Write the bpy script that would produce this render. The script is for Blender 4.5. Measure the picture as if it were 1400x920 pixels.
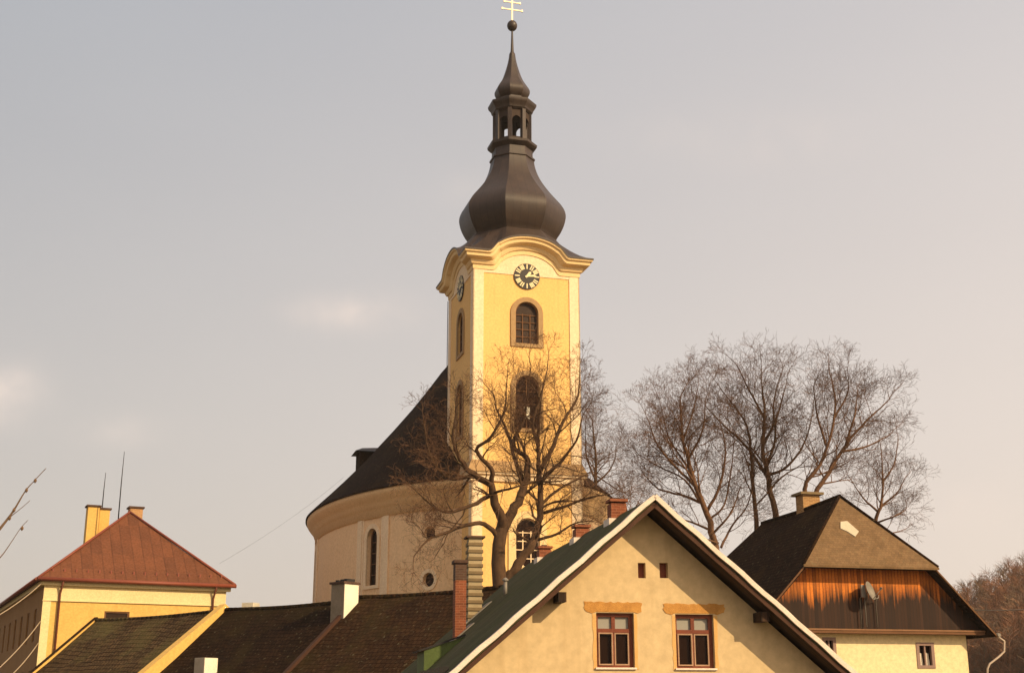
import bpy, bmesh, math, random
from mathutils import Vector, Matrix
from mathutils.geometry import tessellate_polygon
for o in list(bpy.data.objects): bpy.data.objects.remove(o)
sc = bpy.context.scene
PI = math.pi
# ------------------------------------------------------------------ camera
F = 1750.0; PITCH = math.atan(500.0 / F); CZ = 5.0
cam = bpy.data.cameras.new('camera'); co = bpy.data.objects.new('camera', cam)
sc.collection.objects.link(co); sc.camera = co
cam.sensor_width = 36; cam.lens = 36 * F / 1400; cam.clip_end = 20000; cam.clip_start = .1
co.location = (0, 0, CZ); co.rotation_euler = (PI / 2 + PITCH, 0, 0)
# ------------------------------------------------------------------ sun and sky
SUN_AZ = math.radians(53); SUN_EL = math.radians(31)      # azimuth from -Y towards +X
sdir = Vector((math.sin(SUN_AZ) * math.cos(SUN_EL), -math.cos(SUN_AZ) * math.cos(SUN_EL), math.sin(SUN_EL)))
sl = bpy.data.lights.new('sun', 'SUN'); sl.energy = 5.0; sl.angle = math.radians(.55); sl.color = (1, .77, .46)
so = bpy.data.objects.new('sun', sl); sc.collection.objects.link(so)
so.rotation_euler = sdir.to_track_quat('Z', 'Y').to_euler()
so.location = (60, -60, 80)
sc.view_settings.view_transform = 'Standard'; sc.view_settings.look = 'None'
sc.view_settings.exposure = .06; sc.view_settings.gamma = 1
sc.render.engine = 'CYCLES'; sc.cycles.max_bounces = 6; sc.cycles.diffuse_bounces = 3
sc.cycles.use_denoising = True

W = bpy.data.worlds.new('World'); sc.world = W; W.use_nodes = True
nt = W.node_tree; N = nt.nodes; L = nt.links
N.clear()
def nn(t, **k):
    n = N.new(t)
    for a, b in k.items(): setattr(n, a, b)
    return n
def mth(op, a, b=None, clamp=False):
    n = nn('ShaderNodeMath', operation=op); n.use_clamp = clamp
    for i, v in enumerate((a, b)):
        if v is None: continue
        if isinstance(v, (int, float)): n.inputs[i].default_value = v
        else: L.new(v, n.inputs[i])
    return n.outputs[0]
def mixc(fac, a, b, mode='MIX'):
    n = nn('ShaderNodeMix', data_type='RGBA', blend_type=mode)
    for i, v in ((0, fac), (6, a), (7, b)):
        if isinstance(v, (int, float)): n.inputs[i].default_value = v
        elif isinstance(v, tuple): n.inputs[i].default_value = (*v, 1)
        else: L.new(v, n.inputs[i])
    return n.outputs[2]
wo = nn('ShaderNodeOutputWorld'); bg = nn('ShaderNodeBackground'); bg.inputs[1].default_value = .1
L.new(bg.outputs[0], wo.inputs[0])
sky = nn('ShaderNodeTexSky', sky_type='NISHITA'); sky.sun_disc = False
sky.sun_elevation = SUN_EL; sky.sun_rotation = PI - SUN_AZ
sky.dust_density = 4; sky.air_density = 1.2
tc = nn('ShaderNodeTexCoord'); sx = nn('ShaderNodeSeparateXYZ'); L.new(tc.outputs['Generated'], sx.inputs[0])
X, Y, Z = sx.outputs
# thin high haze: grey lavender above, warm beige towards the horizon and the right
el = mth('MULTIPLY', Z, 1.9, True)
side = mth('ADD', mth('MULTIPLY', X, 1.1), .42, True)
lowc = mixc(side, (7.0, 6.15, 5.35), (9.9, 8.3, 7.05))
topc = mixc(side, (4.5, 4.65, 4.95), (7.2, 6.7, 6.55))
haz = mixc(el, lowc, topc)
nz = nn('ShaderNodeTexNoise'); nz.inputs['Scale'].default_value = 1.6; nz.inputs['Detail'].default_value = 3
mp = nn('ShaderNodeMapping'); mp.inputs['Scale'].default_value = (1, 1, 2.5); L.new(tc.outputs['Generated'], mp.inputs[0]); L.new(mp.outputs[0], nz.inputs[0])
haz = mixc(1.0, haz, mixc(nz.outputs[0], (.93, .93, .94), (1.07, 1.07, 1.06)), 'MULTIPLY')
# soft small clouds
u = mth('DIVIDE', X, mth('MAXIMUM', Y, .05)); w = mth('DIVIDE', Z, mth('MAXIMUM', Y, .05))
n2 = nn('ShaderNodeTexNoise'); n2.inputs['Scale'].default_value = 30; n2.inputs['Detail'].default_value = 5; L.new(tc.outputs['Generated'], n2.inputs[0])
def cpx(px, py):
    x = (px - 700) / F; y = (460 - py) / F
    Yc = math.cos(PITCH) - math.sin(PITCH) * y; return x / Yc, (math.sin(PITCH) + math.cos(PITCH) * y) / Yc
tot = None
for px, py, rx, ry, st in ((482, 426, 80, 27, .85), (5, 538, 55, 46, .85), (165, 590, 60, 24, .35), (1330, 700, 120, 40, .5), (640, 260, 60, 30, .15), (1020, 190, 200, 50, .2)):
    cu, cw = cpx(px, py)
    a = mth('DIVIDE', mth('SUBTRACT', u, cu), rx / F); b = mth('DIVIDE', mth('SUBTRACT', w, cw), ry / F)
    r2 = mth('ADD', mth('MULTIPLY', a, a), mth('MULTIPLY', b, b))
    g = mth('MULTIPLY', mth('EXPONENT', mth('MULTIPLY', r2, -1.1)), st)
    tot = g if tot is None else mth('ADD', tot, g)
cl = mth('MULTIPLY', tot, mth('MULTIPLY', mth('SUBTRACT', n2.outputs[0], .2), 1.8), True)
cl = mth('MULTIPLY', cl, mth('GREATER_THAN', Y, .1))
haz = mixc(cl, haz, (9.6, 8.0, 6.9))
# the veil of haze glows round the sun, behind the camera
vm = nn('ShaderNodeVectorMath', operation='DOT_PRODUCT'); vm.inputs[1].default_value = Vector((sdir.x, sdir.y, sdir.z * .6)).normalized()
L.new(tc.outputs['Generated'], vm.inputs[0])
gl = mth('POWER', mth('MAXIMUM', vm.outputs['Value'], 0), 2.0)
glow = mixc(gl, (0, 0, 0), (9.8, 6.5, 3.5))
haz = mixc(1.0, haz, glow, 'ADD')
L.new(mixc(.86, sky.outputs[0], haz), bg.inputs[0])

# ------------------------------------------------------------------ pixel / frame helpers
def ray(px, py):
    x = (px - 700) / F; y = (460 - py) / F
    return (x, math.cos(PITCH) - math.sin(PITCH) * y, math.sin(PITCH) + math.cos(PITCH) * y)
def at(px, py, Yd):
    r = ray(px, py); k = Yd / r[1]; return Vector((r[0] * k, Yd, CZ + r[2] * k))
def atz(px, py, z):
    r = ray(px, py); k = (z - CZ) / r[2]; return Vector((r[0] * k, r[1] * k, z))
class Fr:
    """a building's own frame: x along its front, y into its depth"""
    def __init__(s, ox, oy, deg, base):
        s.o = (ox, oy); s.a = math.radians(deg); s.b = base
        s.u = (math.cos(s.a), math.sin(s.a)); s.v = (-math.sin(s.a), math.cos(s.a))
    def w(s, x, y, z): return Vector((s.o[0] + x * s.u[0] + y * s.v[0], s.o[1] + x * s.u[1] + y * s.v[1], z + s.b))
    def front(s, px, py, t=0):
        r = ray(px, py); d = (s.v[0] * s.o[0] + s.v[1] * s.o[1] + t) / (r[0] * s.v[0] + r[1] * s.v[1])
        x, y, z = r[0] * d, r[1] * d, CZ + r[2] * d
        return ((x - s.o[0]) * s.u[0] + (y - s.o[1]) * s.u[1], z - s.b)
    def side(s, px, py, x0):
        r = ray(px, py); d = (s.u[0] * s.o[0] + s.u[1] * s.o[1] + x0) / (r[0] * s.u[0] + r[1] * s.u[1])
        x, y, z = r[0] * d, r[1] * d, CZ + r[2] * d
        return ((x - s.o[0]) * s.v[0] + (y - s.o[1]) * s.v[1], z - s.b)
    def root(s, name, label, cat, group=None):
        o = empty(name, (s.o[0], s.o[1], s.b), s.a); tag(o, label, cat, group); return o

def tag(o, label=None, cat=None, group=None, kind=None):
    if label: o['label'] = label
    if cat: o['category'] = cat
    if group: o['group'] = group
    if kind: o['kind'] = kind
    return o
def empty(name, loc, rz=0):
    o = bpy.data.objects.new(name, None); sc.collection.objects.link(o); o.location = loc; o.rotation_euler = (0, 0, rz)
    o.empty_display_size = .3
    return o

class MB:
    def __init__(s): s.v = []; s.f = []; s.sm = []
    def add(s, vs, fs, smooth=False):
        b = len(s.v); s.v += [tuple(v) for v in vs]
        for f in fs: s.f.append([b + i for i in f]); s.sm.append(smooth)
        return s
    def box(s, x0, x1, y0, y1, z0, z1):
        v = [(x, y, z) for z in (z0, z1) for y in (y0, y1) for x in (x0, x1)]
        return s.add(v, [(0, 2, 3, 1), (4, 5, 7, 6), (0, 1, 5, 4), (2, 6, 7, 3), (0, 4, 6, 2), (1, 3, 7, 5)])
    def hexa(s, bot, top):      # quads in the same (counter-clockwise from above) order
        v = list(bot) + list(top); n = len(bot)
        fs = [tuple(range(n - 1, -1, -1)), tuple(range(n, 2 * n))] + [(i, (i + 1) % n, n + (i + 1) % n, n + i) for i in range(n)]
        return s.add(v, fs)
    def slab(s, quad, th):      # a plane given thickness below itself
        q = [Vector(p) for p in quad]; n = (q[1] - q[0]).cross(q[2] - q[0]).normalized()
        if n.z < 0: n = -n; q = q[::-1]
        return s.hexa([p - n * th for p in q], q)
    def beam(s, a, b, w, h, up=(0, 0, 1)):
        a = Vector(a); b = Vector(b); d = (b - a).normalized(); sd = d.cross(Vector(up)).normalized(); u2 = sd.cross(d)
        def ring(p): return [p + sd * (-w / 2) - u2 * h / 2, p + sd * (w / 2) - u2 * h / 2, p + sd * (w / 2) + u2 * h / 2, p - sd * (w / 2) + u2 * h / 2]
        v = ring(a) + ring(b)
        return s.add(v, [(3, 2, 1, 0), (4, 5, 6, 7)] + [(i, (i + 1) % 4, 4 + (i + 1) % 4, 4 + i) for i in range(4)])
    def loft(s, rings, closed=True, caps=True, smooth=False):
        n = len(rings[0]); b = len(s.v)
        for r in rings: s.v += [tuple(p) for p in r]
        m = n if closed else n - 1
        for k in range(len(rings) - 1):
            for i in range(m):
                j = (i + 1) % n
                s.f.append([b + k * n + i, b + k * n + j, b + (k + 1) * n + j, b + (k + 1) * n + i]); s.sm.append(smooth)
        if caps and closed:
            s.f.append([b + i for i in range(n - 1, -1, -1)]); s.sm.append(False)
            s.f.append([b + (len(rings) - 1) * n + i for i in range(n)]); s.sm.append(False)
        return s
    def tube(s, pts, rad, n=6, smooth=True, cap=True):
        pts = [Vector(p) for p in pts]
        if not isinstance(rad, (list, tuple)): rad = [rad] * len(pts)
        rings = []; ref = None
        for i, p in enumerate(pts):
            d = (pts[min(i + 1, len(pts) - 1)] - pts[max(i - 1, 0)])
            if d.length < 1e-6: d = Vector((0, 0, 1))
            d.normalize()
            if ref is None: ref = d.orthogonal().normalized()
            ref = (ref - d * ref.dot(d))
            if ref.length < 1e-4: ref = d.orthogonal()
            ref.normalize(); q = d.cross(ref)
            rings.append([p + (ref * math.cos(2 * PI * k / n) + q * math.sin(2 * PI * k / n)) * rad[i] for k in range(n)])
        return s.loft(rings, True, cap, smooth)
    def lathe(s, prof, n, cx, cy, phase=0, smooth=False):   # prof: (radius, z)
        rings = [[(cx + r * math.cos(phase + 2 * PI * k / n), cy + r * math.sin(phase + 2 * PI * k / n), z) for k in range(n)] for r, z in prof]
        return s.loft(rings, True, True, smooth)
    def holes(s, outline, holes, m, depth=.25):
        """a wall face with real openings; m(x, z, d) maps to 3-D, d is depth inwards"""
        loops = [outline] + holes
        tris = tessellate_polygon([[Vector((p[0], p[1], 0)) for p in lp] for lp in loops])
        flat = [p for lp in loops for p in lp]
        s.add([m(p[0], p[1], 0) for p in flat], [tuple(t) for t in tris])
        for h in holes:
            n = len(h)
            s.add([m(p[0], p[1], 0) for p in h] + [m(p[0], p[1], depth) for p in h], [(i, (i + 1) % n, n + (i + 1) % n, n + i) for i in range(n)])
        return s
    def plate(s, poly, m, d0, d1):      # a 2-D outline given thickness between depths d0 < d1
        n = len(poly)
        tr = tessellate_polygon([[Vector((p[0], p[1], 0)) for p in poly]])
        s.add([m(p[0], p[1], d0) for p in poly] + [m(p[0], p[1], d1) for p in poly],
              [tuple(t) for t in tr] + [tuple(n + i for i in t) for t in tr] + [(i, (i + 1) % n, n + (i + 1) % n, n + i) for i in range(n)])
        return s
    def ringplate(s, outer, inner, m, d0, d1, closed=True):    # a frame between two outlines of equal count
        n = len(outer); k = n if closed else n - 1
        v = [m(p[0], p[1], d0) for p in outer] + [m(p[0], p[1], d0) for p in inner] + [m(p[0], p[1], d1) for p in outer] + [m(p[0], p[1], d1) for p in inner]
        fs = []
        for i in range(k):
            j = (i + 1) % n
            fs += [(i, j, n + j, n + i), (2 * n + i, 2 * n + j, j, i), (n + i, n + j, 3 * n + j, 3 * n + i), (3 * n + i, 3 * n + j, 2 * n + j, 2 * n + i)]
        return s.add(v, fs)
    def build(s, name, mat, parent=None, loc=None, bevel=0, fix=True):
        me = bpy.data.meshes.new(name); me.from_pydata(s.v, [], s.f); me.update()
        for p, k in zip(me.polygons, s.sm): p.use_smooth = k
        if fix:
            bm = bmesh.new(); bm.from_mesh(me)
            bmesh.ops.remove_doubles(bm, verts=bm.verts, dist=1e-4)
            bmesh.ops.recalc_face_normals(bm, faces=bm.faces); bm.to_mesh(me); bm.free()
        vs = me.vertices; d = me.uv_layers.new(name='UVMap').data if fix else None
        for p in (me.polygons if fix else ()):
            n = p.normal; t = Vector((-n.y, n.x, 0))
            t = Vector((1, 0, 0)) if t.length < 1e-3 else t.normalized()
            if abs(t.x) > abs(t.y):
                if t.x < 0: t = -t
            elif t.y < 0: t = -t
            b = n.cross(t)
            if b.z < 0 or (abs(b.z) < 1e-3 and b.y < 0): b = -b
            for li in p.loop_indices:
                c = vs[me.loops[li].vertex_index].co; d[li].uv = (c.dot(t), c.dot(b))
        me.materials.append(mat)
        o = bpy.data.objects.new(name, me); sc.collection.objects.link(o)
        if parent: o.parent = parent
        if loc: o.location = loc
        if bevel:
            mo = o.modifiers.new('bevel', 'BEVEL'); mo.width = bevel; mo.segments = 2; mo.limit_method = 'ANGLE'
        return o

# ------------------------------------------------------------------ materials
MATS = {}
def mat(name, c1, c2=None, scale=1.2, rough=.85, metal=0, bump=.15, kind='noise', streak=0, stain=None, **k):
    """procedural surface: two close tones broken by noise at two scales, optional rain streaks / tiles / planks"""
    if name in MATS: return MATS[name]
    m = bpy.data.materials.new(name); m.use_nodes = True; t = m.node_tree; n_ = t.nodes; l = t.links
    bs = n_['Principled BSDF']; bs.inputs['Roughness'].default_value = rough; bs.inputs['Metallic'].default_value = metal; bs.inputs['Specular IOR Level'].default_value = k.get('spec', .3)
    def nd(ty, **kk):
        x = n_.new(ty)
        for a, b in kk.items(): setattr(x, a, b)
        return x
    def mx(f, a, b, mode='MIX'):
        x = nd('ShaderNodeMix', data_type='RGBA', blend_type=mode)
        for i, v in ((0, f), (6, a), (7, b)):
            if isinstance(v, (int, float)): x.inputs[i].default_value = v
            elif isinstance(v, tuple): x.inputs[i].default_value = (*v[:3], 1)
            else: l.new(v, x.inputs[i])
        return x.outputs[2]
    def ramp(src, a, b):
        r = nd('ShaderNodeMapRange'); r.inputs[1].default_value = a; r.inputs[2].default_value = b; l.new(src, r.inputs[0]); return r.outputs[0]
    c2 = c2 or tuple(x * .8 for x in c1)
    tcn = nd('ShaderNodeTexCoord'); oc = tcn.outputs['Object']; uvc = tcn.outputs['UV']
    def noise(sc_, det=4, vec=None, stretch=None):
        x = nd('ShaderNodeTexNoise'); x.inputs['Scale'].default_value = sc_; x.inputs['Detail'].default_value = det; x.inputs['Roughness'].default_value = .6
        v = vec or oc
        if stretch:
            mm = nd('ShaderNodeMapping'); mm.inputs['Scale'].default_value = stretch; l.new(v, mm.inputs[0]); v = mm.outputs[0]
        l.new(v, x.inputs[0]); return x.outputs[0]
    base = mx(ramp(noise(scale), .35, .65), c1, c2)
    fine = noise(scale * 14, 5)
    base = mx(.45, base, mx(ramp(fine, .3, .7), tuple(min(1, x * 1.22) for x in c1), tuple(x * .75 for x in c2)))
    h = fine
    if streak:
        s_ = noise(1.0, 5, stretch=(3.5, 3.5, .22))
        base = mx(ramp(s_, .52, .75), base, mx(streak, base, stain or (.16, .10, .05)))
    if kind == 'tile':
        br = nd('ShaderNodeTexBrick'); l.new(uvc, br.inputs[0]); br.inputs['Scale'].default_value = 1
        br.inputs['Brick Width'].default_value = k.get('tw', .28); br.inputs['Row Height'].default_value = k.get('th', .3)
        br.inputs['Mortar Size'].default_value = k.get('mort', .022); br.inputs['Mortar Smooth'].default_value = .4
        sf_ = k.get('soft', 1); br.inputs['Color1'].default_value = (1 + .25 * sf_, 1 + .2 * sf_, 1 + .15 * sf_, 1); br.inputs['Color2'].default_value = (1 - .3 * sf_, 1 - .3 * sf_, 1 - .28 * sf_, 1); br.inputs['Mortar'].default_value = (1 - .75 * sf_, 1 - .75 * sf_, 1 - .75 * sf_, 1)
        base = mx(1.0, base, br.outputs[0], 'MULTIPLY')
        # row lip: height rises down each course
        sp = nd('ShaderNodeSeparateXYZ'); l.new(uvc, sp.inputs[0])
        dv = nd('ShaderNodeMath', operation='DIVIDE'); l.new(sp.outputs[1], dv.inputs[0]); dv.inputs[1].default_value = k.get('th', .3)
        fr_ = nd('ShaderNodeMath', operation='FRACT'); l.new(dv.outputs[0], fr_.inputs[0])
        ad = nd('ShaderNodeMath', operation='MULTIPLY_ADD'); l.new(fr_.outputs[0], ad.inputs[0]); ad.inputs[1].default_value = -.8
        l.new(fine, ad.inputs[2]); h = ad.outputs[0]
        base = mx(ramp(noise(5.5, 3), .62, .70), base, mx(.5, base, k.get('lichen', (.16, .13, .07))))
        moss = noise(.35, 5)
        base = mx(ramp(moss, .5, .68), base, mx(k.get('mossf', .55), base, k.get('moss', (.09, .085, .03))))
    if kind == 'brick':
        br = nd('ShaderNodeTexBrick'); l.new(uvc, br.inputs[0]); br.inputs['Scale'].default_value = 1
        br.inputs['Brick Width'].default_value = .25; br.inputs['Row Height'].default_value = .075; br.inputs['Mortar Size'].default_value = .01
        br.inputs['Color1'].default_value = (1.15, 1.1, 1.1, 1); br.inputs['Color2'].default_value = (.75, .72, .7, 1); br.inputs['Mortar'].default_value = (1.3, 1.7, 1.9, 1)
        base = mx(1.0, base, br.outputs[0], 'MULTIPLY'); h = br.outputs['Fac']
    if kind == 'plank':
        pw = k.get('pw', .16); ax = k.get('axis', 0)
        sp = nd('ShaderNodeSeparateXYZ'); l.new(uvc, sp.inputs[0])
        dv = nd('ShaderNodeMath', operation='DIVIDE'); l.new(sp.outputs[ax], dv.inputs[0]); dv.inputs[1].default_value = pw
        fl = nd('ShaderNodeMath', operation='FLOOR'); l.new(dv.outputs[0], fl.inputs[0])
        wn = nd('ShaderNodeTexWhiteNoise', noise_dimensions='1D'); l.new(fl.outputs[0], wn.inputs['W'])
        fr_ = nd('ShaderNodeMath', operation='FRACT'); l.new(dv.outputs[0], fr_.inputs[0])
        gp = nd('ShaderNodeMath', operation='LESS_THAN'); l.new(fr_.outputs[0], gp.inputs[0]); gp.inputs[1].default_value = .1
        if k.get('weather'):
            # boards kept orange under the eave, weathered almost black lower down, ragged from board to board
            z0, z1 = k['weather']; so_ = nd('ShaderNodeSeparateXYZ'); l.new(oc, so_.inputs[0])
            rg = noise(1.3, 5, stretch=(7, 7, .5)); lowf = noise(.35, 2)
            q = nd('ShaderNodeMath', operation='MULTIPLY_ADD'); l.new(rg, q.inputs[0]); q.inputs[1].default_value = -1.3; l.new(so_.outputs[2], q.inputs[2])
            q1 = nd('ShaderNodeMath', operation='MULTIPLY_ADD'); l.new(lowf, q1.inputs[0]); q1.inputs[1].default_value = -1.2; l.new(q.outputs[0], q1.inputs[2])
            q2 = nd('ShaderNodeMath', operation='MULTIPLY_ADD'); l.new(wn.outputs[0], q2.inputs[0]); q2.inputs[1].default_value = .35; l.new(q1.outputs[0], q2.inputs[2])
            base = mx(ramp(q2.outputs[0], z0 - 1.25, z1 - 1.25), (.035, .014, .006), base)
        base = mx(1.0, base, mx(wn.outputs[0], (.6, .58, .55), (1.25, 1.2, 1.15)), 'MULTIPLY')
        base = mx(gp.outputs[0], base, (.01, .008, .006))
        grain = noise(2.5, 4, stretch=(12, 12, .7) if ax == 0 else (.7, .7, 12))
        base = mx(.5, base, mx(grain, (.35, .35, .35), (1.5, 1.5, 1.5)), 'MULTIPLY')
        iv = nd('ShaderNodeMath', operation='SUBTRACT'); iv.inputs[0].default_value = 1; l.new(gp.outputs[0], iv.inputs[1]); h = iv.outputs[0]
    if kind == 'seam':
        sp = nd('ShaderNodeSeparateXYZ'); l.new(uvc, sp.inputs[0])
        dv = nd('ShaderNodeMath', operation='DIVIDE'); l.new(sp.outputs[0], dv.inputs[0]); dv.inputs[1].default_value = k.get('sw', .55)
        fr_ = nd('ShaderNodeMath', operation='FRACT'); l.new(dv.outputs[0], fr_.inputs[0])
        gp = nd('ShaderNodeMath', operation='LESS_THAN'); l.new(fr_.outputs[0], gp.inputs[0]); gp.inputs[1].default_value = .12
        fl = nd('ShaderNodeMath', operation='FLOOR'); l.new(dv.outputs[0], fl.inputs[0])
        d2 = nd('ShaderNodeMath', operation='DIVIDE'); l.new(sp.outputs[1], d2.inputs[0]); d2.inputs[1].default_value = 1.9
        f2 = nd('ShaderNodeMath', operation='FLOOR'); l.new(d2.outputs[0], f2.inputs[0])
        cv = nd('ShaderNodeCombineXYZ'); l.new(fl.outputs[0], cv.inputs[0]); l.new(f2.outputs[0], cv.inputs[1])
        wn = nd('ShaderNodeTexWhiteNoise', noise_dimensions='2D'); l.new(cv.outputs[0], wn.inputs['Vector'])
        base = mx(1.0, base, mx(wn.outputs[0], (.87, .87, .88), (1.12, 1.11, 1.09)), 'MULTIPLY')
        rr_ = nd('ShaderNodeMapRange'); l.new(fine, rr_.inputs[0]); rr_.inputs[1].default_value = .3; rr_.inputs[2].default_value = .7; rr_.inputs[3].default_value = rough - .12; rr_.inputs[4].default_value = rough + .15
        l.new(rr_.outputs[0], bs.inputs['Roughness'])
        base = mx(gp.outputs[0], base, mx(1.0, base, (.78, .78, .78), 'MULTIPLY'))
        h = gp.outputs[0]
    if kind == 'tile': bs.inputs['Specular IOR Level'].default_value = .04
    l.new(base, bs.inputs['Base Color'])
    if bump:
        bp = nd('ShaderNodeBump'); bp.inputs['Strength'].default_value = bump; bp.inputs['Distance'].default_value = k.get('bd', .04); l.new(h, bp.inputs['Height']); l.new(bp.outputs[0], bs.inputs['Normal'])
    MATS[name] = m; return m
yellow = mat('yellow plaster', (.86, .52, .19), (.80, .46, .155), .5, .9, bump=.12, streak=.32, stain=(.45, .28, .1))
cream = mat('cream plaster', (.88, .66, .43), (.82, .59, .36), .5, .9, bump=.1, streak=.15, stain=(.5, .38, .22))
peach = mat('peach nave plaster', (.88, .585, .33), (.82, .53, .28), .4, .9, bump=.12, streak=.2, stain=(.45, .3, .18))
corn = mat('cornice plaster', (.84, .60, .30), (.78, .54, .26), .8, .9, bump=.08)
sandst = mat('sandstone surround', (.42, .27, .13), (.33, .20, .09), 3, .9, bump=.3)
dome_m = mat('weathered copper sheet', (.052, .033, .024), (.034, .022, .017), 1.3, .45, .0, kind='seam', sw=.6, bump=.25, bd=.03, spec=.35)
darkroof = mat('nave slate roof', (.030, .015, .008), (.018, .009, .005), .6, .95, kind='tile', tw=.3, th=.22, bump=.5, moss=(.048, .026, .009), spec=.15)
tile_a = mat('lichen tile roof', (.095, .058, .028), (.06, .035, .016), .8, .9, kind='tile', tw=.28, th=.33, bump=.9, bd=.06, mort=.04, moss=(.12, .10, .035))
tile_b = mat('dark tile roof', (.026, .013, .006), (.016, .008, .004), .6, .95, kind='tile', tw=.26, th=.26, bump=.55, moss=(.034, .025, .008), spec=.1)
tile_c = mat('brown tile roof', (.048, .024, .011), (.03, .015, .007), .6, .95, kind='tile', tw=.26, th=.26, bump=.5, moss=(.045, .033, .010), spec=.1)
red_m = mat('red sheet roof', (.155, .054, .023), (.105, .038, .017), .5, .75, kind='seam', sw=.7, bump=.3, spec=.2)
redtrim = mat('red painted trim', (.22, .055, .028), (.17, .04, .02), 1, .5)
lyellow = mat('ochre yellow plaster', (.66, .41, .115), (.60, .36, .095), .6, .9, streak=.2, stain=(.35, .2, .05))
lcream = mat('pale cornice band', (.72, .58, .30), (.66, .52, .26), .8, .9)
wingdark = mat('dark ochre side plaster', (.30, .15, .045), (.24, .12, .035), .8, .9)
gwall = mat('beige roughcast', (.60, .445, .245), (.56, .41, .22), .3, .95, bump=.2, bd=.02, streak=.34, stain=(.42, .28, .13))
ochpatch = mat('bare ochre plaster', (.60, .30, .075), (.38, .17, .04), 5, .95, bump=.5)
greenroof = mat('green sheet roof', (.050, .055, .020), (.085, .070, .040), .7, .85, kind='seam', sw=.5, bump=.3, spec=.05, streak=.4, stain=(.12, .08, .04))
greenlit = mat('bright green sheet', (.085, .12, .025), (.06, .085, .02), 1.2, .6)
whitetrim = mat('pale painted flashing', (.78, .66, .55), (.62, .50, .40), 3, .6)
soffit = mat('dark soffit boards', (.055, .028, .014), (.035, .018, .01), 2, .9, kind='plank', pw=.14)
redwood = mat('oxblood window wood', (.20, .045, .015), (.13, .028, .01), 3, .55)
palewood = mat('pale sash beading', (.42, .26, .16), (.30, .17, .10), 4, .6)
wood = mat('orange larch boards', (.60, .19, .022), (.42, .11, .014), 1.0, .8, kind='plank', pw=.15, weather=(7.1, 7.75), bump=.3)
woodtrim = mat('brown timber', (.17, .075, .03), (.11, .05, .02), 2, .8)
halfhip = mat('lichened shingle hip', (.20, .125, .066), (.13, .08, .042), 2.2, .95, kind='tile', tw=.16, th=.13, bump=.3, mort=.006, soft=.45, moss=(.13, .08, .035), mossf=.6)
patch_m = mat('pale roof patch', (.52, .45, .33), (.42, .35, .25), 3, .9)
rwall = mat('pale yellow plaster', (.80, .64, .37), (.76, .60, .33), .6, .9, streak=.1, stain=(.5, .35, .15))
brick = mat('red brick', (.26, .078, .034), (.15, .045, .02), 3, .9, kind='brick', bump=.4)
brickdk = mat('sooty brick', (.10, .05, .03), (.06, .03, .02), 3, .9, kind='brick', bump=.4)
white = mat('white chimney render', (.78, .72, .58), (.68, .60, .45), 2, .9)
chgrey = mat('grey chimney render', (.26, .20, .14), (.18, .14, .09), 2, .9)
brownst = mat('brown chimney course', (.22, .15, .075), (.14, .10, .05), 4, .9)
metal = mat('grey metal', (.24, .21, .175), (.17, .15, .125), 3, .6, .2)
iron = mat('black iron', (.02, .017, .015), (.015, .012, .01), 3, .6)
gold = mat('gilt metal', (.95, .74, .46), (.9, .68, .40), 3, .45, .4, bump=0)
dialm = mat('clock dial black', (.03, .022, .016), (.02, .015, .012), 3, .5)
dialw = mat('clock pale paint', (.85, .72, .42), (.8, .66, .38), 3, .6)
bark = mat('grey brown bark', (.105, .055, .026), (.06, .032, .016), 3, .95, bump=.6)
barkred = mat('reddish bark', (.16, .080, .040), (.11, .054, .027), 3, .95, bump=.5)
barklt = mat('pale twig bark', (.19, .115, .065), (.12, .07, .04), 3, .95, bump=.3)
curtain = mat('net curtain', (.40, .36, .27), (.33, .29, .21), 6, .95)
earth = mat('winter grass and soil', (.10, .075, .03), (.06, .045, .018), .15, .95, bump=.3)
cable = mat('pale cable', (.40, .30, .20), (.33, .25, .16), 3, .7)
wirem = mat('dark wire', (.05, .035, .028), (.04, .03, .02), 3, .7)
louv = mat('dark louvre wood', (.05, .028, .018), (.03, .018, .012), 3, .8)
def glass(name, c, rough=.12):
    m = bpy.data.materials.new(name); m.use_nodes = True; b = m.node_tree.nodes['Principled BSDF']
    nz_ = m.node_tree.nodes.new('ShaderNodeTexNoise'); nz_.inputs['Scale'].default_value = 1.5
    bp = m.node_tree.nodes.new('ShaderNodeBump'); bp.inputs['Strength'].default_value = .05; m.node_tree.links.new(nz_.outputs[0], bp.inputs['Height']); m.node_tree.links.new(bp.outputs[0], b.inputs['Normal'])
    b.inputs['Base Color'].default_value = (*c, 1); b.inputs['Roughness'].default_value = rough; b.inputs['Specular IOR Level'].default_value = .07
    return m
glassd = glass('dark glass', (.016, .007, .004)); glassb = glass('brown glass', (.03, .016, .010))

# ------------------------------------------------------------------ terrain
def smooth(t): t = max(0, min(1, t)); return t * t * (3 - 2 * t)
def ground(x, y):
    r = math.hypot(x / 23, (y - 110) / 31)
    z = 10.3 * smooth((1.5 - r) / .55)
    z += 3.4 * smooth((14 - math.hypot(x, y)) / 10)
    z += 2.2 * smooth((y - 42) / 20) * (1 - smooth((y - 400) / 300)) * (1 - smooth((1.5 - r) / .55))
    d = (x * .83 + y * .1) - 55                             # wooded hill on the right
    z += 22 * smooth(d / 60) * smooth((y - 95) / 100) * (1 - smooth((y - 500) / 500))
    z += .25 * math.sin(x * .21) * math.cos(y * .17) * smooth((math.hypot(x, y) - 20) / 20)
    return z
def axis(lo, hi, far):
    a = [lo + (hi - lo) * i / 80 for i in range(81)]
    s = (hi - lo) / 80; e = []; q = hi
    while q < far: s *= 1.35; q += s; e.append(q)
    s = (hi - lo) / 80; p = lo; f = []
    while p > -far: s *= 1.35; p -= s; f.append(p)
    return f[::-1] + a + e
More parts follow.
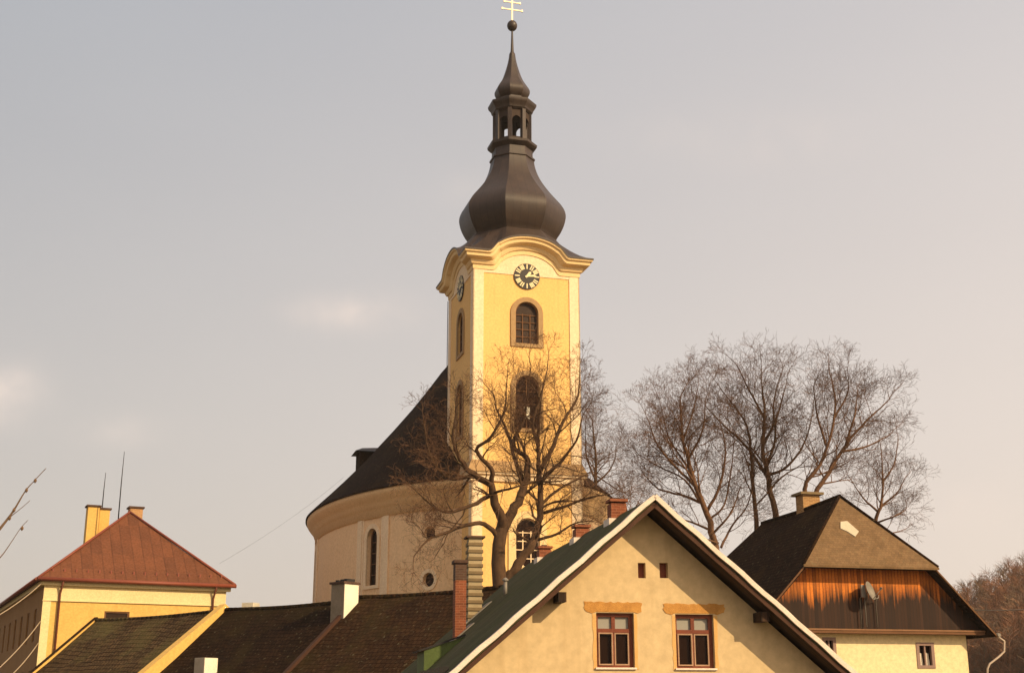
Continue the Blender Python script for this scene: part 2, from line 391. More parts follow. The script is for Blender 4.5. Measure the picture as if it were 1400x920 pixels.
gx = axis(-60, 140, 2600); gy = axis(-20, 260, 2600)
g = MB(); nx = len(gx)
g.v = [(x, y, ground(x, y)) for y in gy for x in gx]
g.f = [[j * nx + i, j * nx + i + 1, (j + 1) * nx + i + 1, (j + 1) * nx + i] for j in range(len(gy) - 1) for i in range(nx - 1)]
g.sm = [True] * len(g.f)
tag(g.build('ground', earth, fix=False), kind='structure')

# ------------------------------------------------------------------ shape helpers
def arch(cx, z0, w, h, n=14, flat=0):
    r = w / 2; zc = z0 + h - r * (1 - flat)
    pts = [(cx - r, z0), (cx + r, z0)]
    for i in range(n + 1):
        a = PI * i / n; pts.append((cx + r * math.cos(a), zc + r * (1 - flat) * math.sin(a)))
    return pts
def rect(x0, x1, z0, z1): return [(x0, z0), (x1, z0), (x1, z1), (x0, z1)]
def circ(cx, cz, r, n=24): return [(cx + r * math.cos(2 * PI * i / n), cz + r * math.sin(2 * PI * i / n)) for i in range(n)]
def arched_window(root, m, cx, z0, w, h, sur=.32, pane=glassd, bars=True, surm=None, name='window', barm=None, depth=.28, nb=(1, 3)):
    surm = surm or sandst
    p = MB().plate(arch(cx, z0, w, h), m, depth - .05, depth + .05).build(name, pane, root)
    if sur:
        MB().ringplate(arch(cx, z0 - sur * .7, w + 2 * sur, h + sur * 1.7), arch(cx, z0, w, h), m, -.09, .06).build('surround', surm, p)
    if bars:
        b = MB(); zt = z0 + h
        for i in range(nb[0]):
            x = cx - w / 2 + w * (i + 1) / (nb[0] + 1); b.plate(rect(x - .035, x + .035, z0, zt - .1 - .0 if nb[0] == 1 else z0 + h - w / 2), m, depth - .13, depth - .05)
        for i in range(nb[1]):
            z = z0 + (h - w * .4) * (i + 1) / (nb[1] + .5); b.plate(rect(cx - w / 2 + .01, cx + w / 2 - .01, z - .03, z + .03), m, depth - .12, depth - .055)
        b.ringplate(arch(cx, z0 + .005, w - .01, h - .01), arch(cx, z0 + .09, w - .18, h - .18), m, depth - .14, depth - .06)
        b.build('frame', barm or woodtrim, p)
    return p

# ================================================================== CHURCH
c0 = at(648, 380, 88); CF = Fr(c0.x, c0.y, 15.5, 11.4)
church = CF.root('church', 'tall yellow baroque church with a clock tower, onion dome and rounded dark roofed nave', 'church')
TW = 7.95; B = CF.b
fm = lambda x, z, d: (x, d, z)                        # front of the tower
lm = lambda x, z, d: (d, x, z)                        # left face of the tower
rm = lambda x, z, d: (TW - d, x, z)
bm_ = lambda x, z, d: (x, TW - d, z)
ZC = 36.2 - B                                          # cornice springing line
cx_, _z = CF.front(719, 440)
wz1 = CF.front(719, 470)[1]; wz1t = CF.front(719, 413)[1]
wz2 = CF.front(719, 586)[1]; wz2t = CF.front(719, 513)[1]
wz3 = CF.front(720, 775)[1]; wz3t = CF.front(720, 708)[1]
CX = TW / 2
ww = 1.72
def bump(s, q=1.0):
    d = abs(s - CX)
    if d < 1.8: return 1.38 * math.sqrt(1 - (d / 2.15) ** 2)
    return 1.38 * .547 * (1 - (lambda q: q * q * (3 - 2 * q))(min(1, (d - 1.8) / .75))) ** 1.3
top_edge = [(TW - TW * i / 40, ZC - .25 + bump(TW - TW * i / 40)) for i in range(41)]
out_ = [(0, -2.5), (TW, -2.5)] + top_edge
fw = MB()
for m_, third in ((fm, True), (lm, False), (rm, False), (bm_, False)):
    hs = [arch(CX, wz1, ww, wz1t - wz1), arch(CX, wz2, ww, wz2t - wz2)]
    if third: hs.append(arch(CX, wz3, 1.75, wz3t - wz3))
    fw.holes(out_, hs, m_, .3)
fw.build('tower_wall', yellow, church)
# corner pilasters and framing bands, a little proud of the yellow field
pil = MB()
for m_ in (fm, lm, rm, bm_):
    for z0, z1 in ((-2.5, 8.45), (9.75, ZC - .55)):
        pil.plate(rect(-.06, .72, z0, z1), m_, -.06, .02); pil.plate(rect(TW - .72, TW + .06, z0, z1), m_, -.06, .02)
    tp = [(.72, ZC - .2), (.72, ZC - 1.15)]
    n = 40
    low = [(.72 + (TW - 1.44) * i / n, ZC - 1.15 + (max(0, bump(.72 + (TW - 1.44) * i / n) - 1.6) if abs(.72 + (TW - 1.44) * i / n - CX) > 1.35 else 0)) for i in range(n + 1)]
    up = [(x, ZC - .2 + bump(x)) for x, _ in low]
    pl = low + up[::-1]
    pil.plate(pl, m_, -.045, .02)
pil.build('pilaster', cream, church)
# cornice: a stepped profile swept round the four sides, arching over each dial
prof = [(-.02, -.95), (.10, -.93), (.12, -.62), (.22, -.58), (.30, -.42), (.34, -.30), (.62, -.20), (.70, -.14), (.74, .06), (.86, .12), (.90, .26), (.90, .32), (.0, .40)]
def cyc(s, o, z, sd):
    sp = CX + (s - CX) * (1 + 2 * o / TW)
    return {0: (sp, -o, z), 1: (TW + o, sp, z), 2: (TW - sp, TW + o, z), 3: (-o, TW - sp, z)}[sd]
cm = MB(); NS = 88
for sd in range(4):
    rings = []
    for i in range(NS + 1):
        s = TW * i / NS
        rings.append([cyc(s, o, ZC + z + bump(s), sd) for o, z in prof])
    cm.loft(rings, False, False)
cm.build('cornice', corn, church)
# tent roof between cornice and dome
def fpx(z): return (92.8 * math.cos(PITCH) + (z - CZ) * math.sin(PITCH)) / F
def zr(py): return at(700, py, 92.8).z - B
def rr(py, hw): return hw * fpx(at(700, py, 92.8).z)
neck_z = zr(331) ; neck_r = rr(331, 61)
ph8 = PI / 8
def octpt(ang, r):
    k = (ang - ph8) % (PI / 4) - PI / 8
    return r * math.cos(PI / 8) / math.cos(k)
tr = MB(); rings = []
for j in range(11):
    t = j / 10; ring = []
    for sd in range(4):
        for i in range(NS):
            s = TW * i / NS
            x, y, _ = cyc(s, .93, 0, sd); a = math.atan2(y - CX, x - CX)
            ro = math.hypot(x - CX, y - CX); ri = octpt(a, neck_r)
            r = ro + (ri - ro) * t
            z = ZC + .36 + bump(s) * (1 - t) ** .8 + (neck_z - ZC - .36) * t ** 1.5
            ring.append((CX + r * math.cos(a), CX + r * math.sin(a), z))
    rings.append(ring)
tr.loft(rings, True, False)
edge = [[(p[0], p[1], p[2] - dz) for p in rings[0]] for dz in (.12, 0)]
tr.loft(edge, True, False)
tr.build('tower_roof', dome_m, church)
dm = [(332, 59), (328, 61), (322, 65), (314, 69), (306, 71.5), (298, 72.5), (290, 70.5), (282, 65.5), (274, 58.5), (266, 51.5), (257, 44.5), (248, 38.5), (239, 34), (230, 31), (222, 29.5)]
def octo(lst, name, m, n=8, phase=ph8):
    if len(lst) > 12:
        q = []
        P = [lst[0]] + lst + [lst[-1]]
        for i in range(1, len(P) - 2):
            for k in range(4):
                t = k / 4; q.append(tuple(.5 * ((2 * P[i][j]) + (P[i + 1][j] - P[i - 1][j]) * t + (2 * P[i - 1][j] - 5 * P[i][j] + 4 * P[i + 1][j] - P[i + 2][j]) * t * t + (3 * P[i][j] - P[i - 1][j] - 3 * P[i + 1][j] + P[i + 2][j]) * t ** 3) for j in (0, 1)))
        lst = q + [lst[-1]]
    o = MB().lathe([(rr(py, hw) / .985, zr(py)) for py, hw in lst], n, CX, CX, phase, True).build(name, m, church)
    o.data.set_sharp_from_angle(angle=math.radians(28)); return o
octo(dm, 'onion_dome', dome_m)
octo([(222.5, 29), (221, 31), (219, 31), (218, 28), (208, 27.5), (206, 31), (203.5, 33.5), (200.5, 34), (199, 28)], 'lantern_base', dome_m)
lp = MB(); R8 = rr(180, 26.5)
zb, zt_ = zr(199.3), zr(157); pw_ = .16
for k in range(8):
    a = ph8 + k * PI / 4
    c, s_ = math.cos(a), math.sin(a)
    x, y = CX + (R8 - pw_) * c, CX + (R8 - pw_) * s_
    q = []
    for dx, dy in ((-1, -1), (1, -1), (1, 1), (-1, 1)): q.append((x + (dx * c - dy * s_) * pw_, y + (dx * s_ + dy * c) * pw_))
    lp.hexa([(a_, b_, zb) for a_, b_ in q], [(a_, b_, zt_) for a_, b_ in q])
lp.build('lantern_post', dome_m, church)
lt = MB()
for k in range(8):
    a0 = ph8 + k * PI / 4; a1 = a0 + PI / 4; r1 = R8 - .12
    A = Vector((CX + r1 * math.cos(a0), CX + r1 * math.sin(a0), 0)); Bq = Vector((CX + r1 * math.cos(a1), CX + r1 * math.sin(a1), 0)); nrm = Vector((math.cos((a0 + a1) / 2), math.sin((a0 + a1) / 2), 0))
    mm = lambda x, z, d, A=A, Bq=Bq, nrm=nrm: tuple(A + (Bq - A) * x - nrm * d + Vector((0, 0, z)))
    ztop = zt_ + .1; zm = zr(169)
    n = 8
    pl = [(0, zm - .5), (.15, zm - .5)] + [(.5 - .35 * math.cos(PI * i / n), zm - .3 + .45 * math.sin(PI * i / n)) for i in range(n + 1)] + [(.85, zm - .5), (1, zm - .5), (1, ztop), (0, ztop)]
    lt.plate(pl, mm, 0, .07)
    lt.plate(rect(0, 1, zb - .05, zb + .28), mm, 0, .07)
lt.build('lantern_arcade', louv, church)
octo([(158, 25.5), (156, 28), (152.5, 29), (150, 31.5), (147, 33), (145, 33), (143, 27), (141, 19), (136.5, 18.5)], 'lantern_cornice', dome_m)
octo([(137, 18.5), (134, 21.5), (130, 23.6), (126, 24), (122, 22.4), (117, 19), (111, 15), (104, 11.8), (96, 9), (88, 6.6), (80, 4.8), (73, 3.8), (71, 2.4), (58, 1.7), (40, 1.1)], 'spire', dome_m)
zb_ = zr(35); rb = rr(35, 7)
MB().lathe([(rb * math.sin(PI * i / 12) + .001, zb_ - rb * math.cos(PI * i / 12) * 1.12) for i in range(13)], 20, CX, CX, 0, True).build('spire_ball', dome_m, church)
cr = MB(); z0 = zr(28); zz = lambda py: zr(py)
cr.box(CX - .05, CX + .05, CX - .04, CX + .04, z0 - .1, zz(-34))
for py, hw in ((13, 14), (3, 11)):
    z = zz(py); h = rr(py, hw); cr.box(CX - h, CX + h, CX - .035, CX + .035, z - .04, z + .04)
    for s in (-1, 1): cr.box(CX + s * h - .06, CX + s * h + .06, CX - .05, CX + .05, z - .09, z + .09)
for k in range(0):
    a = PI / 4 + k * PI / 2; z = zz(8)
    cr.beam((CX + .1 * math.cos(a), CX, z + .1 * math.sin(a)), (CX + .42 * math.cos(a), CX, z + .42 * math.sin(a)), .03, .03, (0, 1, 0))
cr.build('gilt_cross', gold, church)
# tower windows
for m_ in (fm, lm, rm, bm_):
    arched_window(church, m_, CX, wz1, ww, wz1t - wz1, .36, louv if m_ is fm else glassb, True, nb=(2, 4))
    w2 = arched_window(church, m_, CX, wz2, ww, wz2t - wz2, .34, glassd, True, nb=(1, 3))
    if m_ is fm: MB().plate(rect(CX - .18, CX + .22, wz2 + .75, wz2 + 1.6), m_, .06, .12).build('sky_gap_panel', white, w2)  # white panel standing in for bright sky seen through the opposite window
arched_window(church, fm, CX, wz3, 1.75, wz3t - wz3, .5, glassd, True, nb=(2, 4), barm=cream, surm=corn)
# clocks
for m_, px_ in ((fm, 1), (lm, 1), (rm, 1), (bm_, 1)):
    cz = 35.0 - B; R = .98
    dial = MB().plate(circ(CX, cz, R, 40), m_, -.10, -.03).build('clock_dial', dialm, church)
    nm = MB()
    flip = 1 if m_ in (fm, rm) else -1
    for k in range(12):
        a = PI / 2 - k * PI / 6; c, s_ = math.cos(a) * flip, math.sin(a)
        # Roman-style strokes: one to three bars pointing at the centre
        for o_ in ((0,), (-.07, .07), (-.1, 0, .1))[k % 3]:
            px0 = CX + c * .56 - s_ * o_; pz0 = cz + s_ * .56 + c * o_; px1 = CX + c * .93 - s_ * o_ * 1.2; pz1 = cz + s_ * .93 + c * o_ * 1.2
            nx_, nz_ = -s_ * .043, c * .043
            nm.plate([(px0 - nx_, pz0 - nz_), (px1 - nx_, pz1 - nz_), (px1 + nx_, pz1 + nz_), (px0 + nx_, pz0 + nz_)], m_, -.12, -.101)
    nm.build('numerals', dialw, dial)
    hd = MB()
    for ang, ln, wd in ((50, .48, .11), (8, .74, .08)):            # hour and minute hand
        a = math.radians(ang); c, s_ = math.cos(a) * flip, math.sin(a)
        hd.plate([(CX - c * .15 - s_ * wd * .5, cz - s_ * .15 + c * wd * .5), (CX - c * .15 + s_ * wd * .5, cz - s_ * .15 - c * wd * .5), (CX + c * ln * .7 + s_ * wd, cz + s_ * ln * .7 - c * wd), (CX + c * ln, cz + s_ * ln), (CX + c * ln * .7 - s_ * wd, cz + s_ * ln * .7 + c * wd)], m_, -.15 - .01 * (ang > 20), -.13 - .01 * (ang > 20))
    hd.plate(circ(CX, cz, .09, 12), m_, -.17, -.1)
    hd.build('clock_hands', dialw, dial)
# string course at nave eave level, with a small tiled weathering on top
st = MB(); pr = [(-.02, 8.35), (.14, 8.4), (.18, 8.75), (.34, 8.85), (.36, 9.02)]
sr = MB(); pr2 = [(.42, 8.98), (.42, 9.06), (.07, 9.85), (-.02, 9.86)]
for sd in range(4):
    st.loft([[cyc(s, o, z, sd) for o, z in pr] for s in (0, TW)], False, False)
    sr.loft([[cyc(s, o, z, sd) for o, z in pr2] for s in (0, TW)], False, False)
st.build('string_course', cream, church); sr.build('string_course_roof', mat('brown stone weathering', (.42, .26, .12), (.33, .20, .09), 2, .9), church)

# nave: an oval body behind the tower
NCX, NCY = CX, 1.2 + 22.0; NA, NBb = 11.5, 21.6
EZ = 20.3 - B
def ell(t, a, b): return (NCX + a * math.cos(t), NCY + b * math.sin(t))
angs = []
# facets: window facets are flat bays; angles chosen so they show where the photograph has them
def ang_for_px(px):
    best = None
    for i in range(1800, 2900):
        t = math.radians(i / 10.); x, y = ell(t, NA, NBb); p = CF.w(x, y, 0)
        f = p.y * math.cos(PITCH) + (15 - CZ) * math.sin(PITCH); q = 700 + F * p.x / f
        if best is None or abs(q - px) < best[0]: best = (abs(q - px), t)
    return best[1]
tw_ = ang_for_px(508); tw2 = ang_for_px(586.5); tleft = ang_for_px(436) - math.radians(9)
def xy(t): return ell(t, NA, NBb)
bays = []
def halfang(t, wdt):
    x0, y0 = xy(t - .01); x1, y1 = xy(t + .01); v = math.hypot(x1 - x0, y1 - y0) / .02; return wdt / 2 / v
for t, kind in ((tleft, 'win'), (tw_, 'win'), (tw2, 'ocu')):
    h = halfang(t, 3.0 if kind == 'win' else 2.4); bays.append((t - h, t + h, kind))
# mirror window bays on the right flank and back
for t, kind in ((3 * PI - tw_, 'win'), (3 * PI - tleft, 'win'), (math.radians(30), 'win'), (math.radians(75), 'win'), (math.radians(120), 'win'), (math.radians(155), 'win')):
    t %= 2 * PI; h = halfang(t, 3.0); bays.append((t - h, t + h, kind))
tr_ = 3 * PI / 2 + math.asin(4.95 / NA); h = halfang(tr_, 2.2); bays.append((tr_ - h, tr_ + h, 'small'))
bays.sort()
nw = MB()
cur = bays[0][0]; seq = []
for i, (a0, a1, kd) in enumerate(bays):
    seq.append((a0, a1, kd)); nxt = bays[(i + 1) % len(bays)][0] + (2 * PI if i == len(bays) - 1 else 0)
    ns = max(1, round((nxt - a1) / .09))
    for k in range(ns): seq.append((a1 + (nxt - a1) * k / ns, a1 + (nxt - a1) * (k + 1) / ns, None))
zlow = -4; WB = 14.25 - B + 0; 
wtop = 18.4 - B; 
pw = CF.w(*xy(tw_), 0); fdist = lambda py: at(508, py, pw.y).z - B
nzw0, nzw1 = fdist(800), fdist(722)
po = CF.w(*xy(tw2), 0); od = lambda py: at(586, py, po.y).z - B
for a0, a1, kd in seq:
    P0 = Vector((*xy(a0), 0)); P1 = Vector((*xy(a1), 0)); Ln = (P1 - P0).length; dr = (P1 - P0) / Ln; nr = Vector((dr.y, -dr.x, 0))
    m_ = lambda x, z, d, P0=P0, dr=dr, nr=nr: tuple(P0 + dr * x - nr * d + Vector((0, 0, z)))
    if kd is None: nw.add([m_(0, zlow, 0), m_(Ln, zlow, 0), m_(Ln, EZ, 0), m_(0, EZ, 0)], [(0, 1, 2, 3)]); continue
    mid = Ln / 2
    if kd == 'win':
        w_, h_ = 1.5, nzw1 - nzw0
        nw.holes(rect(0, Ln, zlow, EZ), [arch(mid, nzw0, w_, h_)], m_, .5)
        arched_window(church, m_, mid, nzw0, w_, h_, .36, glassd, True, nb=(1, 4), surm=cream, depth=.45)
        MB().ringplate(rect(.05, Ln - .05, nzw0 - 1.1, nzw1 + 1.6), rect(.25, Ln - .25, nzw0 - .8, nzw1 + 1.35), m_, -.05, .01).build('window_field_border', cream, church)
    elif kd == 'ocu':
        zs = [od(792), od(728), od(687)]
        nw.holes(rect(0, Ln, zlow, EZ), [circ(mid, z, .5, 20) for z in zs], m_, .4)
        for i, z in enumerate(zs):
            p = MB().plate(circ(mid, z, .5, 20), m_, .3, .36).build('round_window', glassd, church)
            if i == 0: MB().ringplate(circ(mid, z, .76, 24), circ(mid, z, .5, 24), m_, -.07, .05).build('surround', cream, p)
    else:
        z0_, z1_ = CF.front(810, 712, 3)[1], CF.front(810, 682, 3)[1]
        nw.holes(rect(0, Ln, zlow, EZ), [rect(mid - .62, mid + .62, z0_, z1_)], m_, .2)
        p = MB().plate(rect(mid - .62, mid + .62, z0_, z1_), m_, .12, .18).build('window', white, church)
        fb = MB().ringplate(rect(mid - .62, mid + .62, z0_, z1_), rect(mid - .54, mid + .54, z0_ + .08, z1_ - .08), m_, .02, .119)
        fb.plate(rect(mid - .04, mid + .04, z0_ + .08, z1_ - .08), m_, .04, .119).build('frame', white, p)
nw.build('nave_wall', peach, church)
# pale lesenes between the bays
for a0, a1, kd in seq:
    if kd != 'win': continue
    for a, sg in ((a0, -1), (a1, 1)):
        npan = MB(); h = halfang(a, .7)
        b0, b1 = (a - 2 * h, a) if sg < 0 else (a, a + 2 * h)
        rg = []
        for q in range(4):
            t = b0 + (b1 - b0) * q / 3
            rg.append([(*ell(t, NA - .02, NBb - .02), zlow), (*ell(t, NA + .09, NBb + .09), zlow), (*ell(t, NA + .09, NBb + .09), wtop), (*ell(t, NA - .02, NBb - .02), wtop)])
        npan.loft(rg, True, True).build('lesene', cream, church)
np_ = [(-.02, -2.0), (.1, -1.98), (.12, -1.35), (.22, -1.3), (.3, -1.0), (.5, -.8), (.78, -.45), (.86, -.3), (.88, -.05), (-.02, .0)]
nc = MB().loft([[(*ell(2 * PI * i / 120, NA + o, NBb + o), EZ + z) for i in range(120)] for o, z in np_], True, False, True)
nc.build('nave_cornice', mat('peach cornice plaster', (.86, .57, .30), (.78, .50, .25), .5, .9, bump=.08), church)
rp = [(1.0, 0), (.95, .62), (.88, 1.45), (.78, 2.7), (.68, 4.0), (.55, 5.85), (.43, 7.6), (.3, 9.6), (.18, 11.6), (.09, 13.2), (.012, 14.4)]
nr_ = MB(); rings = []
nr_.loft([[(*ell(2 * PI * i / 120, 12.5 * r, 22.6 * r + 4 * (1 - r)), EZ + .02 + z) for i in range(120)] for r, z in [(1.0, -.1)] + rp], True, True)
nr_.build('nave_roof', darkroof, church)
# dormer on the left flank of the roof: a boxy louvre with its own little roof
t = ang_for_px(436) - math.radians(2)
rx, ry = ell(t, 12.5 * .65, 22.7 * .64 + 1.4)
dA = math.atan2(ry - NCY, (rx - NCX)); dv = Vector((math.cos(t) * 22, math.sin(t) * 12.9, 0)).normalized(); dsd = Vector((-dv.y, dv.x, 0))
zd = EZ + 4.3
def dp(o, s, z): p = Vector((rx, ry, 0)) + dv * o + dsd * s; return (p.x, p.y, z)
dz0 = MB()
dz0.hexa([dp(.35, -1.1, zd - 1.2), dp(.35, 1.1, zd - 1.2), dp(-4, 1.1, zd - 1.2), dp(-4, -1.1, zd - 1.2)][::-1], [dp(.35, -1.1, zd + 1.1), dp(.35, 1.1, zd + 1.1), dp(-4, 1.1, zd + 1.1), dp(-4, -1.1, zd + 1.1)][::-1])
dzo = dz0.build('dormer', darkroof, church)
MB().hexa([dp(.75, -1.45, zd + 1.1), dp(.75, 1.45, zd + 1.1), dp(-4.5, 1.45, zd + 1.1), dp(-4.5, -1.45, zd + 1.1)][::-1], [dp(.1, -.8, zd + 1.45), dp(.1, .8, zd + 1.45), dp(-4.2, .7, zd + 1.75), dp(-4.2, -.7, zd + 1.75)][::-1]).build('dormer_roof', dome_m, dzo)
# lightning conductor on the tower's back left edge
MB().tube([CF and (-.12, TW + .1, ZC - 14), (-.12, TW + .1, ZC - 1)], .03, 5).build('lightning_rod', iron, church)

# ================================================================== GABLE HOUSE (foreground)
g0 = at(895, 678, 31); GF = Fr(g0.x, g0.y, 10.3, 0.0)
gh = GF.root('gable_house', 'foreground beige house with steep gable, green sheet roof and two oxblood windows', 'house')
ZA = g0.z; SL = .85; HW = 6.4; LEN = 16.6; OV = .76           # OV: how far the roof oversails the gable wall
gm = lambda x, z, d: (x, OV + d, z)
wtopz = lambda x: ZA - .34 - SL * abs(x)
wl = HW - .75
gwin = [(GF.front(815, 837, OV), GF.front(868, 912, OV)), (GF.front(923, 839, OV), GF.front(978, 913, OV))]
vents = [(GF.front(872, 769, OV), GF.front(883, 790, OV)), (GF.front(901.5, 769, OV), GF.front(913.5, 790, OV))]
hl = []
for a, b in gwin + vents: hl.append(rect(a[0], b[0], b[1], a[1]))
wa = MB(); wa.holes([(-wl, -.6), (wl, -.6), (wl, wtopz(wl)), (0, wtopz(0)), (-wl, wtopz(wl))], hl, gm, .28)
wa.add([(-wl, OV, -.6), (-wl, LEN - .6, -.6), (-wl, LEN - .6, wtopz(wl)), (-wl, OV, wtopz(wl))], [(0, 1, 2, 3)])
wa.add([(wl, OV, -.6), (wl, LEN - .6, -.6), (wl, LEN - .6, wtopz(wl)), (wl, OV, wtopz(wl))], [(0, 1, 2, 3)])
wa.add([(-wl, LEN - .6, -.6), (wl, LEN - .6, -.6), (wl, LEN - .6, wtopz(wl)), (0, LEN - .6, wtopz(0)), (-wl, LEN - .6, wtopz(wl))], [(0, 1, 2, 3, 4)])
wa.build('wall', gwall, gh)
rf = MB()
for s in (-1, 1):
    q = [(0, .04, ZA), (0, LEN, ZA), (s * HW, LEN, ZA - SL * HW), (s * HW, .04, ZA - SL * HW)]
    rf.slab(q if s > 0 else q[::-1], .1)
rf.build('roof', greenroof, gh)
sf = MB()
for s in (-1, 1):
    q = [(0, .06, ZA - .15), (0, LEN - .05, ZA - .15), (s * (HW - .05), LEN - .05, ZA - .15 - SL * (HW - .05)), (s * (HW - .05), .06, ZA - .15 - SL * (HW - .05))]
    sf.slab(q if s > 0 else q[::-1], .07)
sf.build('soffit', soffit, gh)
for s in (-1, 1):                                             # barge boards with pale flashing
    d = Vector((s * HW, 0, -SL * HW)).normalized(); nrm = Vector((s * SL, 0, 1)).normalized()
    bb = MB()
    for k in range(24):                                       # slightly wavy edge, as old sheet metal is
        t0, t1 = k / 24, (k + 1) / 24; ln = math.hypot(HW, SL * HW)
        w0 = .012 * math.sin(k * 1.7 + s); w1 = .012 * math.sin((k + 1) * 1.7 + s)
        a = Vector((0, 0, ZA)) + d * ln * t0 + nrm * (.05 + w0); b = Vector((0, 0, ZA)) + d * ln * t1 + nrm * (.05 + w1)
        lo = nrm * -.115
        v = [a + lo, b + lo, b, a]; v2 = [p + Vector((0, .16, 0)) for p in v]
        bb.add([tuple(p + Vector((0, -.03, 0))) for p in v] + [tuple(p) for p in v2], [(0, 1, 2, 3), (7, 6, 5, 4), (3, 2, 6, 7), (0, 4, 5, 1)])
    bb.build('barge_flashing', whitetrim, gh)
    b2 = MB(); a = Vector((0, .05, ZA)) - nrm * .16; b2.beam(a + d * .1, a + d * (math.hypot(HW, SL * HW) - .05), .05, .10, nrm)
    b2.build('barge_board', mat('dark barge wood', (.075, .03, .014), (.05, .02, .01), 3, .8), gh)
for x in (-4.62, -2.28, 2.75, 4.55):                          # purlin ends under the overhang
    z = ZA - SL * abs(x) - .47
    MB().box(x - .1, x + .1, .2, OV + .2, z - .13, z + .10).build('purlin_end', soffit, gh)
for i, (a, b) in enumerate(gwin):
    x0, x1, z0, z1 = a[0], b[0], b[1], a[1]; wi = x1 - x0; hi = z1 - z0; zt = z0 + hi * .64
    win = MB(); win.ringplate(rect(x0 + .002, x1 - .002, z0 + .002, z1 - .002), rect(x0 + .06, x1 - .1, z0 + .05, z1 - .09), gm, .1, .2)
    win.plate(rect(x0 + .06, x1 - .1, zt, zt + .09), gm, .09, .2); xm = (x0 + x1 - .04) / 2
    win.plate(rect(xm - .045, xm + .045, zt + .09, z1 - .09), gm, .11, .2)
    win.plate(rect(xm - .02, xm + .02, z0 + .05, zt), gm, .11, .2)
    wo_ = win.build('window', redwood, gh)
    for s0, s1 in ((x0 + .06, xm - .02), (xm + .02, x1 - .1)):
        sh = MB().ringplate(rect(s0 + .003, s1 - .003, z0 + .053, zt - .003), rect(s0 + .035, s1 - .035, z0 + .085, zt - .035), gm, .07 + .03 * (s0 > xm), .15)
        sh.build('sash', palewood, wo_)
        MB().plate(rect(s0 + .01, s1 - .01, z0 + .06, zt - .01), gm, .16, .17).build('pane', glassd, wo_)
    MB().plate(rect(x0 + .06, x1 - .1, zt + .09, z1 - .09), gm, .21, .22).build('curtain', curtain, wo_)
    MB().plate(rect(x0 + .06, x1 - .1, zt + .09, z1 - .09), gm, .165, .17).build('top_pane', glass('milky glass', (.30, .28, .24), .25), wo_)
    MB().box(x0 - .04, x1 + .04, OV - .05, OV + .12, z0 - .045, z0 - .003).build('sill', whitetrim, wo_)
    # flaked plaster above and beside the window, with its own ragged outline
    random.seed(20 + i); pt = []
    X0, X1 = (x0 - .30, x1 + .22) if i == 0 else (x0 - .30, x1 + .30)
    zb0 = z1 + .02; zt0 = z1 + .25
    for k in range(25): pt.append((X0 + (X1 - X0) * k / 24, zt0 + random.uniform(-.018, .018)))
    for k in range(4): pt.append((X1 + random.uniform(-.03, .02), zt0 - .05 - .05 * k))
    pt += [(x1 + .20, zb0 + .01), (x1 + .10, zb0 - .03), (x1 + .003, zb0 - .0)]
    _old = [(x1 + .20, zb0 + .01), (x1 + .13, zb0 - .02), (x1 + .09, zb0 - .10), (x1 + .10, zb0 - .45), (x1 + .07, z0 - .05), (x1 + .003, z0 - .02), (x1 + .003, zb0)]
    pt += [(x0 - .003, zb0), (x0 - .10, zb0 - .04), (X0 + .06, zb0 + .0)]
    for k in range(3): pt.append((X0 + random.uniform(-.02, .03), zb0 + .05 + .05 * k))
    MB().plate(pt, gm, -.012, .002).build('bare_plaster', ochpatch, gh)
    for sx_, wj in ((x0, -.085), (x1, .085)):
        jp = [(sx_ + (.003 if wj > 0 else -.003), z0 - .03), (sx_ + (.003 if wj > 0 else -.003), zb0 - .05)] + [(sx_ + wj + random.uniform(-.02, .02), zb0 - .05 - (zb0 - z0) * q_ / 9) for q_ in range(10)]
        MB().plate(jp, gm, -.008, .002).build('plaster_jamb', mat('pale ochre plaster', (.66, .40, .15), (.60, .34, .11), 4, .95, bump=.3), gh)
for a, b in vents:
    MB().plate(rect(a[0], b[0], b[1], a[1]), gm, .16, .2).build('vent_opening', redwood, gh)
# chimneys standing along the ridge / far slope
def chimney(name, label, fr, x, y, zb0, zt0, w, d, m, cap=None, capm=None, group=None, root=None, top=None, extra=None):
    o = MB().box(x - w / 2, x + w / 2, y - d / 2, y + d / 2, zb0, zt0 - .12).build(name, m, root, bevel=.012)
    MB().box(x - w / 2 - .035, x + w / 2 + .035, y - d / 2 - .035, y + d / 2 + .035, zt0 - .08, zt0).build('chimney_cap', capm or m, o, bevel=.01)
    MB().box(x - w / 2 + .12, x + w / 2 - .12, y - d / 2 + .12, y + d / 2 - .12, zt0, zt0 + .05).build('flue', iron, o)
    return o
for px, pyt, pyb in ((846, 683, 706), (797, 718, 737), (746, 747, 762)):
    t = GF.side(px, pyb, 0.0)[0]; x = -.05
    zt0 = GF.side(px, pyt, 0.0)[1]
    o = chimney('chimney', '', GF, x, t, ZA - .7, zt0, .43, .42, brick, root=gh)
    MB().box(x - .30, x + .30, t - .3, t + .3, ZA - .5, ZA - .12).build('flashing', whitetrim, o)
